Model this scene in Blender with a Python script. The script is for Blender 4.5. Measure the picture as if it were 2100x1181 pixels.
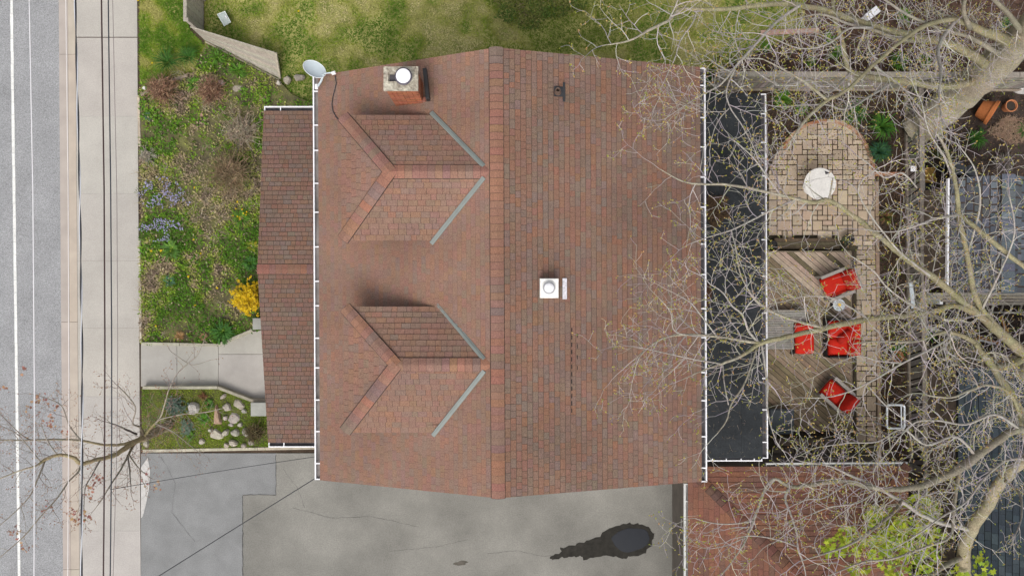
import bpy, bmesh, math, random
import numpy as np
from mathutils import Vector, Matrix, noise
random.seed(7)
RNG = random.Random(11)
PI = math.pi
for _o in list(bpy.data.objects):
    bpy.data.objects.remove(_o)
SC = bpy.context.scene
COL = SC.collection

# ------------------------------------------------------------------ camera
CAM_H, FPX, CX, CY = 22.0, 1400.0, 1050.0, 590.5      # height of the drone, focal length and centre in photo pixels
cam_d = bpy.data.cameras.new('camera'); cam = bpy.data.objects.new('camera', cam_d); COL.objects.link(cam)
cam.location = (0, 0, CAM_H); cam.rotation_euler = (0, 0, 0)
cam_d.sensor_fit = 'HORIZONTAL'; cam_d.sensor_width = 36.0; cam_d.lens = 24.0
cam_d.clip_start = 0.1; cam_d.clip_end = 500
SC.camera = cam

# ------------------------------------------------------------------ sky, sun, exposure (soft bright overcast)
SUN_EL, SUN_AZ = math.radians(52), math.radians(190)       # azimuth clockwise from +Y: light from lower left
w = bpy.data.worlds.new('World'); SC.world = w; w.use_nodes = True
nt = w.node_tree; nt.nodes.clear()
sky = nt.nodes.new('ShaderNodeTexSky'); sky.sky_type = 'NISHITA'; sky.sun_disc = False
sky.sun_elevation = SUN_EL; sky.sun_rotation = SUN_AZ; sky.air_density = 1.0; sky.dust_density = 4.0; sky.ozone_density = 1.0
hs = nt.nodes.new('ShaderNodeHueSaturation'); hs.inputs['Saturation'].default_value = 0.22
bg = nt.nodes.new('ShaderNodeBackground'); bg.inputs['Strength'].default_value = 0.15
out = nt.nodes.new('ShaderNodeOutputWorld')
nt.links.new(sky.outputs[0], hs.inputs['Color']); nt.links.new(hs.outputs[0], bg.inputs[0]); nt.links.new(bg.outputs[0], out.inputs[0])
sl = bpy.data.lights.new('sun', 'SUN'); sun = bpy.data.objects.new('sun', sl); COL.objects.link(sun)
sl.energy = 0.85; sl.angle = math.radians(40); sl.color = (1.0, 0.95, 0.88)
_sd = Vector((math.sin(SUN_AZ) * math.cos(SUN_EL), math.cos(SUN_AZ) * math.cos(SUN_EL), math.sin(SUN_EL)))
sun.rotation_euler = _sd.to_track_quat('Z', 'Y').to_euler(); sun.location = _sd * 40
SC.view_settings.view_transform = 'Standard'; SC.view_settings.look = 'None'
SC.view_settings.gamma = 1.0; SC.view_settings.use_curve_mapping = False
SC.view_settings.exposure = 0.52

# ------------------------------------------------------------------ helpers
def W(px, py, z=0.0):
    d = CAM_H - z
    return Vector(((px - CX) / FPX * d, (CY - py) / FPX * d, z))
def PW(pts, z=0.0):
    return [W(a, b, z) for a, b in pts]

def clip_convex(poly, clip):
    """Sutherland-Hodgman, 2-D tuples, clip counter-clockwise and convex"""
    outp = list(poly)
    n = len(clip)
    for i in range(n):
        ax, ay = clip[i]; bx, by = clip[(i + 1) % n]
        inp, outp = outp, []
        if not inp: return []
        def side(p): return (bx - ax) * (p[1] - ay) - (by - ay) * (p[0] - ax)
        for j in range(len(inp)):
            p, q = inp[j], inp[(j + 1) % len(inp)]
            sp, sq = side(p), side(q)
            if sp >= 0: outp.append(p)
            if (sp >= 0) != (sq >= 0):
                t = sp / (sp - sq)
                outp.append((p[0] + (q[0] - p[0]) * t, p[1] + (q[1] - p[1]) * t))
    return outp
def area2(p):
    return 0.5 * sum(p[i][0] * p[(i + 1) % len(p)][1] - p[(i + 1) % len(p)][0] * p[i][1] for i in range(len(p)))
def ccw(p):
    return list(p) if area2(p) > 0 else list(reversed(p))

class MB:
    """collects faces with one colour each and links them as ONE mesh object"""
    def __init__(s): s.v = []; s.f = []; s.c = []; s.m = []
    def poly(s, pts, col=(1, 1, 1), mi=0):
        b = len(s.v); s.v.extend([tuple(p) for p in pts]); s.f.append(tuple(range(b, b + len(pts)))); s.c.append(col); s.m.append(mi)
    def faces(s, vs, fs, col=(1, 1, 1), mi=0):
        b = len(s.v); s.v.extend([tuple(p) for p in vs])
        for f in fs: s.f.append(tuple(b + i for i in f)); s.c.append(col); s.m.append(mi)
    def prism(s, bot, top, col=(1, 1, 1), side=None, mi=0, cap=True):
        n = len(bot); side = side or col
        b = len(s.v); s.v.extend([tuple(p) for p in bot]); s.v.extend([tuple(p) for p in top])
        s.f.append(tuple(range(b + n, b + 2 * n))); s.c.append(col); s.m.append(mi)
        if cap: s.f.append(tuple(reversed(range(b, b + n)))); s.c.append(side); s.m.append(mi)
        for i in range(n):
            j = (i + 1) % n
            s.f.append((b + i, b + j, b + n + j, b + n + i)); s.c.append(side); s.m.append(mi)
    def slab(s, poly, z0, z1, col=(1, 1, 1), side=None):
        p = ccw([(q[0], q[1]) for q in poly])
        s.prism([(x, y, z0) for x, y in p], [(x, y, z1) for x, y in p], col, side)
    def box(s, c, sz, col=(1, 1, 1), rz=0.0, M=None, bev=0.0, side=None):
        hx, hy, hz = sz[0] / 2, sz[1] / 2, sz[2] / 2
        if M is None: M = Matrix.Translation(Vector(c)) @ Matrix.Rotation(rz, 4, 'Z')
        else: M = M @ Matrix.Translation(Vector(c))
        if bev > 0:
            b = min(bev, hx * .45, hy * .45, hz * .9)
            ring = lambda ix, iy, z: [M @ Vector(p) for p in ((-hx + ix, -hy + iy, z), (hx - ix, -hy + iy, z), (hx - ix, hy - iy, z), (-hx + ix, hy - iy, z))]
            r0, r1, r2 = ring(0, 0, -hz), ring(0, 0, hz - b), ring(b, b, hz)
            s.faces(r0 + r1, [(0, 1, 5, 4), (1, 2, 6, 5), (2, 3, 7, 6), (3, 0, 4, 7), (3, 2, 1, 0)], side or col)
            s.faces(r1 + r2, [(0, 1, 5, 4), (1, 2, 6, 5), (2, 3, 7, 6), (3, 0, 4, 7), (4, 5, 6, 7)], col)
        else:
            P = [M @ Vector(p) for p in ((-hx, -hy, -hz), (hx, -hy, -hz), (hx, hy, -hz), (-hx, hy, -hz), (-hx, -hy, hz), (hx, -hy, hz), (hx, hy, hz), (-hx, hy, hz))]
            s.prism(P[:4], P[4:], col, side)
    def bar(s, a, b, wd, ht, col=(1, 1, 1), up=Vector((0, 0, 1)), bev=0.0):
        """box from a to b, width wd across, height ht along up; a and b are centre-line ends"""
        a, b = Vector(a), Vector(b); d = b - a; L = d.length; d.normalize()
        sd = up.cross(d); sd.normalize(); u = d.cross(sd)
        M = Matrix(((d.x, sd.x, u.x, 0), (d.y, sd.y, u.y, 0), (d.z, sd.z, u.z, 0), (0, 0, 0, 1)))
        M = Matrix.Translation((a + b) / 2) @ M
        s.box((0, 0, 0), (L, wd, ht), col, M=M, bev=bev)
    def tube(s, pts, rad, n=6, col=(1, 1, 1), cols=None, caps=True):
        pts = [Vector(p) for p in pts]; m = len(pts)
        if not hasattr(rad, '__len__'): rad = [rad] * m
        base = len(s.v); prev = None
        for i in range(m):
            t = (pts[min(i + 1, m - 1)] - pts[max(i - 1, 0)])
            if t.length < 1e-9: t = Vector((0, 0, 1))
            t.normalize()
            if prev is None:
                a = Vector((0, 0, 1)) if abs(t.z) < .9 else Vector((1, 0, 0))
                u = t.cross(a).normalized()
            else:
                u = (prev - t * prev.dot(t))
                u = u.normalized() if u.length > 1e-6 else t.orthogonal().normalized()
            prev = u; vv = t.cross(u)
            for k in range(n):
                an = 2 * PI * k / n
                s.v.append(tuple(pts[i] + (u * math.cos(an) + vv * math.sin(an)) * rad[i]))
        for i in range(m - 1):
            c = cols[i] if cols else col
            for k in range(n):
                k2 = (k + 1) % n
                s.f.append((base + i * n + k, base + i * n + k2, base + (i + 1) * n + k2, base + (i + 1) * n + k)); s.c.append(c); s.m.append(0)
        if caps:
            s.f.append(tuple(base + k for k in reversed(range(n)))); s.c.append(col); s.m.append(0)
            s.f.append(tuple(base + (m - 1) * n + k for k in range(n))); s.c.append(cols[-1] if cols else col); s.m.append(0)
    def lathe(s, c, prof, n=24, col=(1, 1, 1), M=None):
        c = Vector(c); base = len(s.v); M = M or Matrix.Identity(3)
        for r, z in prof:
            for k in range(n):
                a = 2 * PI * k / n
                s.v.append(tuple(c + M @ Vector((r * math.cos(a), r * math.sin(a), z))))
        for i in range(len(prof) - 1):
            for k in range(n):
                k2 = (k + 1) % n
                s.f.append((base + i * n + k, base + i * n + k2, base + (i + 1) * n + k2, base + (i + 1) * n + k)); s.c.append(col); s.m.append(0)
        s.f.append(tuple(base + k for k in reversed(range(n)))); s.c.append(col); s.m.append(0)
        s.f.append(tuple(base + (len(prof) - 1) * n + k for k in range(n))); s.c.append(col); s.m.append(0)
    def mesh(s, name, mat, smooth=False):
        me = bpy.data.meshes.new(name)
        me.from_pydata(s.v, [], s.f)
        at = me.attributes.new('Col', 'FLOAT_COLOR', 'FACE')
        ca = np.ones((len(s.f), 4), np.float32); 
        if len(s.f): ca[:, :3] = np.array(s.c, np.float32)
        at.data.foreach_set('color', ca.ravel())
        mats = mat if isinstance(mat, (list, tuple)) else [mat]
        for q in mats: me.materials.append(q)
        if len(mats) > 1: me.polygons.foreach_set('material_index', np.array(s.m, np.int32))
        if smooth: me.polygons.foreach_set('use_smooth', np.ones(len(s.f), bool))
        me.update()
        return me
    def build(s, name, mat, parent=None, smooth=False):
        o = bpy.data.objects.new(name, s.mesh(name, mat, smooth)); COL.objects.link(o)
        if parent is not None: adopt(o, parent)
        return o

def adopt(o, parent):
    o.parent = parent
    o.matrix_parent_inverse = PWORLD(parent).inverted()
def PWORLD(p):
    m = Matrix.Translation(p.location) @ p.rotation_euler.to_matrix().to_4x4() @ Matrix.Diagonal((*p.scale, 1))
    if p.parent is not None: m = PWORLD(p.parent) @ p.matrix_parent_inverse @ m
    return m

def tag(o, label=None, cat=None, group=None, kind=None):
    if label: o['label'] = label
    if cat: o['category'] = cat
    if group: o['group'] = group
    if kind: o['kind'] = kind
    return o
def thing(name, loc, label, cat, group=None):
    o = bpy.data.objects.new(name, None); COL.objects.link(o); o.location = loc; o.empty_display_size = .2
    return tag(o, label, cat, group)
def struct(o): o['kind'] = 'structure'; return o

MATS = {}
def mat(name, col, rough=0.85, var=0.18, scale=6.0, bump=0.15, bscale=None, attr=False, spec=0.3, metal=0.0, col2=None, fine=0.0, fscale=120.0, coat=0.0, subs=0.0):
    """procedural material in world-space position: two noises for tone, one for relief"""
    if name in MATS: return MATS[name]
    m = bpy.data.materials.new(name); m.use_nodes = True; nt = m.node_tree; N = nt.nodes; L = nt.links
    b = N['Principled BSDF']; b.inputs['Roughness'].default_value = rough
    b.inputs['Specular IOR Level'].default_value = spec; b.inputs['Metallic'].default_value = metal
    g = N.new('ShaderNodeNewGeometry')
    n1 = N.new('ShaderNodeTexNoise'); n1.inputs['Scale'].default_value = scale; n1.inputs['Detail'].default_value = 6; n1.inputs['Roughness'].default_value = .62
    L.new(g.outputs['Position'], n1.inputs['Vector'])
    mr = N.new('ShaderNodeMapRange'); mr.inputs['From Min'].default_value = .3; mr.inputs['From Max'].default_value = .7
    L.new(n1.outputs['Fac'], mr.inputs['Value'])
    mix = N.new('ShaderNodeMix'); mix.data_type = 'RGBA'
    c = col; lo = tuple(x * (1 - var) for x in c); hi = tuple(min(1, x * (1 + var)) for x in c) if col2 is None else col2
    mix.inputs[6].default_value = (*lo, 1); mix.inputs[7].default_value = (*hi, 1)
    L.new(mr.outputs[0], mix.inputs[0]); res = mix.outputs[2]
    if attr:
        a = N.new('ShaderNodeAttribute'); a.attribute_name = 'Col'
        mu = N.new('ShaderNodeMix'); mu.data_type = 'RGBA'; mu.blend_type = 'MULTIPLY'; mu.inputs[0].default_value = 1
        L.new(a.outputs['Color'], mu.inputs[6]); L.new(res, mu.inputs[7]); res = mu.outputs[2]
    if fine > 0:
        n2 = N.new('ShaderNodeTexNoise'); n2.inputs['Scale'].default_value = fscale; n2.inputs['Detail'].default_value = 3
        L.new(g.outputs['Position'], n2.inputs['Vector'])
        m2 = N.new('ShaderNodeMapRange'); m2.inputs['From Min'].default_value = .3; m2.inputs['From Max'].default_value = .7
        m2.inputs['To Min'].default_value = 1 - fine; m2.inputs['To Max'].default_value = 1 + fine
        L.new(n2.outputs['Fac'], m2.inputs['Value'])
        mu2 = N.new('ShaderNodeMix'); mu2.data_type = 'RGBA'; mu2.blend_type = 'MULTIPLY'; mu2.inputs[0].default_value = 1
        L.new(res, mu2.inputs[6]); L.new(m2.outputs[0], mu2.inputs[7]); res = mu2.outputs[2]
    L.new(res, b.inputs['Base Color'])
    if bump > 0:
        n3 = N.new('ShaderNodeTexNoise'); n3.inputs['Scale'].default_value = bscale or scale * 6; n3.inputs['Detail'].default_value = 5
        L.new(g.outputs['Position'], n3.inputs['Vector'])
        bp = N.new('ShaderNodeBump'); bp.inputs['Strength'].default_value = bump; bp.inputs['Distance'].default_value = .02
        L.new(n3.outputs['Fac'], bp.inputs['Height']); L.new(bp.outputs[0], b.inputs['Normal'])
    m['nt'] = name
    MATS[name] = m
    return m
def leafmat(name, var=0.3):
    """attribute-coloured thin foliage with a little light passing through"""
    if name in MATS: return MATS[name]
    m = mat(name, (1, 1, 1), .6, var, 14, 0, attr=True, spec=.25)
    N = m.node_tree.nodes; L = m.node_tree.links; b = N['Principled BSDF']
    src = b.inputs['Base Color'].links[0].from_socket
    tr = N.new('ShaderNodeBsdfTranslucent'); L.new(src, tr.inputs['Color'])
    mx = N.new('ShaderNodeMixShader'); mx.inputs[0].default_value = .28
    o = N['Material Output']; L.new(b.outputs[0], mx.inputs[1]); L.new(tr.outputs[0], mx.inputs[2]); L.new(mx.outputs[0], o.inputs['Surface'])
    return m

def lerp(a, b, t): return tuple(a[i] + (b[i] - a[i]) * t for i in range(len(a)))
def jit(c, a, r=RNG): 
    k = 1 + r.uniform(-a, a); return tuple(max(0, x * k * (1 + r.uniform(-a, a) * .35)) for x in c)
# ------------------------------------------------------------------ materials
m_soil = mat('soil', (.062, .042, .028), .95, .45, 2.2, .6, 30, fine=.45, fscale=45)
m_mulch = mat('mulch', (.075, .042, .03), .95, .5, 3.0, .7, 40, fine=.5, fscale=60)
m_turf = mat('turf', (.16, .21, .03), .95, .4, 1.2, .5, 40, col2=(.38, .35, .12), fine=.35, fscale=70)
m_asphalt = mat('asphalt', (.262, .263, .268), .9, .12, .9, .4, 60, fine=.36, fscale=36)
m_drive = mat('drive_asphalt', (.205, .207, .206), .92, .15, 1.3, .35, 60, fine=.2, fscale=40)
m_drive2 = mat('drive_concrete', (.195, .188, .168), .9, .27, .4, .3, 50, fine=.15, fscale=30)
m_walk = mat('sidewalk_concrete', (.388, .366, .340), .9, .09, .9, .15, 60, attr=True, fine=.10, fscale=34)
m_kerb = mat('kerb_concrete', (.385, .352, .322), .9, .1, 1.5, .15, 60, attr=True, fine=.08)
m_path = mat('path_concrete', (.365, .345, .31), .9, .12, 1.2, .2, 50, attr=True, fine=.08)
m_paint = mat('road_paint', (.66, .655, .63), .7, .12, 3, .1, fine=.14, fscale=30)
m_conc = mat('old_concrete', (.38, .36, .31), .92, .3, 3, .4, 40, attr=True, fine=.15)
m_wet = mat('wet_asphalt', (.024, .022, .018), .75, .35, 6, .3, 60, spec=.15)
m_water = mat('puddle_water', (.010, .012, .017), .1, .1, 3, 0, spec=.26)

YX0, YX1, YY0, YY1 = -400, 2900, -700, 2000       # pixel bounds of what is laid out, past the frame on every side

def sheet(name, poly, z, m, sub=0):
    b = MB(); p = ccw([(q[0], q[1]) for q in poly]); b.poly([(x, y, z) for x, y in p])
    return struct(b.build(name, m))
def psheet(name, pts, z, m): return sheet(name, PW(pts, z), z, m)

g = MB(); g.poly([(-120, -120, -.17), (120, -120, -.17), (120, 120, -.17), (-120, 120, -.17)]); struct(g.build('ground', m_soil))
def linx(x_top, x_bot, py): return x_top + (x_bot - x_top) * py / 1181.0
def strip(xa, xb, y0, y1, z):
    """pixel strip between two slanting lines (x at top, x at bottom of the picture)"""
    return [W(linx(*xa, y0), y0, z), W(linx(*xb, y0), y0, z), W(linx(*xb, y1), y1, z), W(linx(*xa, y1), y1, z)]
ZR = -.12
sheet('road', strip((-900, -900), (121, 130), YY0, YY1, ZR), ZR, m_asphalt)
b = MB()
line_pts = [(23, 0), (30, 394), (36, 788), (39, 1181)]
for _y in range(YY0, YY1, 26): b.poly(strip((20.5 + RNG.uniform(-.4, .4), 36.5), (26.3 + RNG.uniform(-.5, .5), 42), _y, _y + 25.6, ZR + .004))
struct(b.build('lane_line', m_paint))
# the yard: soil one kerb-height above the road
b = MB(); b.slab(strip((148, 158), (3000, 3000), YY0, YY1, -.02), -.16, -.02); struct(b.build('yard', m_soil))
# gutter and kerb
kerb = bpy.data.objects.new('kerb', None); COL.objects.link(kerb); kerb['kind'] = 'structure'
gut = bpy.data.objects.new('gutter_apron', None); COL.objects.link(gut); gut['kind'] = 'structure'
cuts = [-700, -410, 112, 660, 1167, 1700, 2000]
for i in range(len(cuts) - 1):
    y0, y1 = cuts[i] + .35, cuts[i + 1] - .35
    b = MB(); b.slab(strip((120.5, 129.5), (139, 145), y0, y1, ZR + .01), -.16, ZR + .012, jit((1, .95, .93), .04)); b.build('apron_slab', m_kerb, gut)
    b = MB()
    A = strip((139.3, 145.3), (154, 163), y0, y1, 0.0)
    b.slab(A, -.16, 0.0, jit((1.02, .97, .88), .05)); b.build('kerb_stone', m_kerb, kerb)
# sidewalk slabs
walk = bpy.data.objects.new('sidewalk', None); COL.objects.link(walk); walk['kind'] = 'structure'
cuts = [-700, -540, -380, -225, -75, 77, 239, 397, 535, 673, 813, 950, 1088, 1225, 1370, 1520, 1680, 1840, 2000]
for i in range(len(cuts) - 1):
    g0 = 1.0 if cuts[i] == 77 else .13
    g1 = 1.0 if cuts[i + 1] == 77 else .13
    b = MB(); b.slab(strip((154.6, 163.6), (281, 288.5), cuts[i] + g0, cuts[i + 1] - g1, .006), -.1, .006, jit((1, .985, .96) if cuts[i] < 700 else (.98, .975, .97), .025)); b.build('slab', m_walk, walk)
# driveway: asphalt strip by the street, concrete behind
psheet('driveway_asphalt', [(289, 929), (640, 929), (640, 1500), (640, YY1), (289, YY1)], .0, m_drive)
psheet('driveway', [(566, 929), (648, 929), (660, 852), (1420, 852), (1420, YY1), (498, YY1), (498, 1014), (566, 1014)], .006, m_drive2)
b = MB(); b.poly(PW([(289, 958), (303, 938), (308, 965), (306, 1000), (299, 1035), (293, 1058), (289, 1062)], .012)); struct(b.build('apron_patch', mat('patch_concrete', (.45, .435, .415), .9, .12, 4, .2, fine=.1, fscale=30)))
def blob(cx, cy, rx, ry, n, amp, seed, rot=0):
    r = random.Random(seed); out = []
    ph = [r.uniform(0, 6.3) for _ in range(5)]
    for k in range(n):
        a = 2 * PI * k / n
        q = 1 + amp * sum(math.sin(a * (j + 2) * 1.7 + ph[j]) / (j + 1) for j in range(5)) + r.uniform(-amp, amp) * .3
        x, y = rx * q * math.cos(a), ry * q * math.sin(a)
        out.append((cx + x * math.cos(rot) - y * math.sin(rot), cy + x * math.sin(rot) + y * math.cos(rot)))
    return out
wetpts = [(1130, 1150), (1128, 1140), (1150, 1131), (1148, 1124), (1165, 1120), (1190, 1112), (1215, 1105), (1232, 1100), (1238, 1090), (1262, 1078), (1290, 1071), (1312, 1074), (1335, 1084),
          (1341, 1098), (1338, 1118), (1318, 1136), (1292, 1141), (1276, 1146), (1250, 1138), (1222, 1140), (1195, 1147), (1192, 1139), (1172, 1141), (1150, 1143)]
wp = []
for i in range(len(wetpts)):
    a, c = wetpts[i], wetpts[(i + 1) % len(wetpts)]
    for t in (0, .25, .5, .75):
        wp.append((a[0] + (c[0] - a[0]) * t + RNG.uniform(-2.6, 2.6), a[1] + (c[1] - a[1]) * t + RNG.uniform(-2.4, 2.4)))
psheet('damp_patch', wp, .010, m_wet)
psheet('puddle', [(x, y) for x, y in blob(1294, 1106, 38, 24, 48, .05, 3, -.12)], .014, m_water)
psheet('damp_patch', blob(945, 1154, 15, 4.5, 22, .12, 9, -.15), .010, mat('damp2', (.09, .08, .065), .8, .3, 5, .1))
# tar seams and hairline cracks in the driveway
def crack(pts, wpx, seed, z=.0095):
    r_ = random.Random(seed); out = []
    for i in range(len(pts) - 1):
        n_ = max(2, int(math.hypot(pts[i + 1][0] - pts[i][0], pts[i + 1][1] - pts[i][1]) / 7))
        for k in range(n_):
            t = k / n_; out.append((pts[i][0] + (pts[i + 1][0] - pts[i][0]) * t + r_.uniform(-.8, .8), pts[i][1] + (pts[i + 1][1] - pts[i][1]) * t + r_.uniform(-.8, .8)))
    out.append(pts[-1]); mb = MB()
    for i in range(len(out) - 1):
        a, c = W(*out[i], z), W(*out[i + 1], z); d = (c - a).normalized(); s_ = Vector((-d.y, d.x, 0)) * (wpx * .0079 * r_.uniform(.5, 1.3)); mb.poly([a - s_, c - s_, c + s_, a + s_])
    return struct(mb.build('crack', mat('tar', (.055, .052, .05), .8, .2, 5, 0)))
crack([(497.5, 1016), (498, 1100), (497, 1260)], 1.5, 1); crack([(565.5, 931), (566, 1014)], 1.3, 2); crack([(498, 1015), (530, 1014), (566, 1015)], .8, 3)
crack([(1000, 1135), (1060, 1128), (1110, 1140), (1135, 1138)], .5, 4); crack([(600, 1040), (680, 1062), (760, 1058), (860, 1080)], .45, 5); crack([(580, 960), (610, 1000), (625, 1040)], .4, 6); crack([(800, 1130), (900, 1120), (960, 1105)], .4, 7)
crack([(330, 935), (360, 990), (352, 1050), (400, 1110)], .4, 8)
# front path between the beds
path = bpy.data.objects.new('front_path', None); COL.objects.link(path); path['kind'] = 'structure'
pp = [[(289, 707), (362.4, 707), (362.4, 792), (289, 792)], [(363.2, 707), (447.4, 710), (447.4, 792), (363.2, 792)],
      [(448.2, 710), (520, 680), (536, 677), (540, 726), (448.2, 726)], [(448.2, 726.8), (540, 726.8), (548, 820), (518, 818), (448.2, 794)], [(540.8, 677), (640, 677), (640, 820), (548.6, 820)]]
for q in pp:
    b = MB(); b.slab(PW(q, .012), -.1, .012, jit((1, 1, 1), .03)); b.build('slab', m_path, path)
# lawn and beds (soil sheets with growth on top)
NLAWN = [(412, -500), (1655, -500), (1650, 60), (1470, 150), (1300, 165), (640, 214), (600, 195), (572, 168), (420, 95)]
psheet('lawn', NLAWN, -.004, m_turf)
FLAWN = [(284, -500), (384, -500), (388, 60), (420, 95), (400, 150), (287, 175)]
psheet('front_lawn', FLAWN, -.006, m_turf)
ZB = .10
BEDN = [(289, 172), (395, 150), (421, 92), (573, 167), (600, 195), (645, 215), (645, 676), (535, 676), (518, 678), (446, 708), (289, 704)]
def bedslab(name, pts, m, z=ZB):
    b = MB(); b.slab(PW(pts, z), -.08, z); return struct(b.build(name, m))
bedslab('garden_bed', BEDN, mat('bed_soil', (.12, .092, .068), .95, .45, 2.5, .6, 30, col2=(.15, .15, .05), fine=.4, fscale=40))
BEDS = [(291, 798), (446, 797), (512, 823), (545, 823), (551, 921), (291, 921)]
bedslab('rock_garden_bed', BEDS, mat('bed_moss', (.10, .085, .05), .95, .4, 3.0, .6, 30, col2=(.13, .15, .02), fine=.4, fscale=40), ZB)
psheet('mulch_bed', [(1655, -500), (2900, -500), (2900, 145), (1445, 160), (1445, 145), (1560, 110), (1650, 62)], -.004, m_mulch)
psheet('back_bed', [(1440, 185), (1857, 185), (1857, 960), (1440, 960)], -.008, mat('dark_soil', (.05, .035, .025), .95, .5, 3, .6, 30, fine=.5, fscale=50))
psheet('neighbour_yard', [(1862, 190), (2900, 190), (2900, YY1), (1862, YY1)], -.006, mat('litter_soil', (.045, .032, .026), .95, .6, 2.5, .7, 40, fine=.5, fscale=50))
# ------------------------------------------------------------------ roofing
m_shingle = mat('shingle', (1, 1, 1), .95, .17, .7, .5, 90, attr=True, spec=.12, fine=.26, fscale=44)
m_shblack = mat('dark_shingle', (1, 1, 1), .9, .2, 2, .5, 160, attr=True, spec=.2, fine=.2, fscale=130)
m_metalw = mat('white_metal', (.78, .77, .79), .45, .04, 8, 0, spec=.5)
m_gdark = mat('gutter_inside', (.06, .055, .06), .85, .4, 6, .3)
m_valley = mat('valley_metal', (.18, .20, .185), .55, .1, 4, .1, spec=.5)
m_siding = mat('siding', (.42, .38, .33), .8, .1, 3, .2)
m_dwood = mat('dark_trim', (.06, .042, .034), .8, .2, 4, .2)
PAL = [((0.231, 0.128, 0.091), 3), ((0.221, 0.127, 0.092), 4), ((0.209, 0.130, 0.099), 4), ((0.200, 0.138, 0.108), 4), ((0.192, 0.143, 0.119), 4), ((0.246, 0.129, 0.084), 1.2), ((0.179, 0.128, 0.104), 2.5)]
PALW = [((0.259, 0.147, 0.106), 4), ((0.249, 0.147, 0.109), 4), ((0.239, 0.149, 0.114), 4), ((0.228, 0.153, 0.123), 4), ((0.269, 0.149, 0.102), 1.5)]  # west slope and dormers: lighter copy of PAL, lit side put into the colour
PALG = [((0.198, 0.092, 0.062), 4), ((0.180, 0.086, 0.061), 4), ((0.162, 0.083, 0.062), 3), ((0.216, 0.099, 0.064), 3), ((0.144, 0.083, 0.066), 2)]
PALS = [((0.080, 0.092, 0.108), 4), ((0.108, 0.120, 0.140), 4), ((0.060, 0.068, 0.080), 3), ((0.144, 0.156, 0.176), 2.5), ((0.088, 0.088, 0.092), 2)]
PALK = [((.032, .042, .05), 4), ((.042, .055, .066), 4), ((.026, .034, .042), 3), ((.055, .07, .08), 1.5)]
SIDE = (.05, .038, .032)
def pick(pal, r):
    t = r.uniform(0, sum(p[1] for p in pal))
    for c, wgt in pal:
        t -= wgt
        if t <= 0: return c
    return pal[-1][0]

class Plane:
    """roof plane: o = a point on the eave, u along the eave, v up the slope"""
    def __init__(s, o, eave2, up):
        s.o = Vector(o); s.u = (Vector(eave2) - s.o).normalized()
        v = Vector(up) - s.o; v = v - s.u * v.dot(s.u); s.v = v.normalized(); s.n = s.u.cross(s.v)
        if s.n.z < 0: s.n = -s.n
    def to2(s, p): q = Vector(p) - s.o; return (q.dot(s.u), q.dot(s.v))
    def P(s, a, c, h=0): return s.o + s.u * a + s.v * c + s.n * h

def shingle_rows(poly3, pl, expo, widths, pal, seed, thick=.011, gap=.006, patch=.55, slot=.005):
    """yields (outline2d, course v0, colour, is_whole) for every shingle tab on a convex roof face"""
    r = random.Random(seed)
    poly = ccw([pl.to2(p) for p in poly3])
    u0 = min(p[0] for p in poly) - .3; u1 = max(p[0] for p in poly); v1 = max(p[1] for p in poly); v0 = min(p[1] for p in poly)
    row = 0; v = v0
    while v < v1:
        u = u0 - r.uniform(0, .3); last = None
        while u < u1:
            wd = r.choice(widths)
            hi = expo - slot
            q = [(u + gap / 2, v), (u + wd - gap / 2, v), (u + wd - gap / 2, v + hi), (u + gap / 2, v + hi)]
            c = clip_convex(q, poly)
            col = pick(pal, r)
            if last is not None and r.random() < .25: col = last
            last = col
            nz = noise.noise(Vector((u * patch, v * patch, seed))) * .10
            col = tuple(x * (1 + nz) * r.uniform(.95, 1.05) for x in lerp(col, pal[1][0], .22))
            if len(c) >= 3 and abs(area2(c)) > 4e-4:
                yield c, v, col, (len(c) == 4 and abs(abs(area2(c)) - (wd - gap) * hi) < 1e-5), wd
            u += wd
        v += expo; row += 1

def shingle_into(mb, c, v, col, pl, expo, thick, lift=.003):
    hh = lambda p: lift + thick * (1 - (p[1] - v) / expo)
    mb.prism([pl.P(p[0], p[1], lift - .004) for p in c], [pl.P(p[0], p[1], hh(p)) for p in c], col, SIDE, cap=False)

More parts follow.
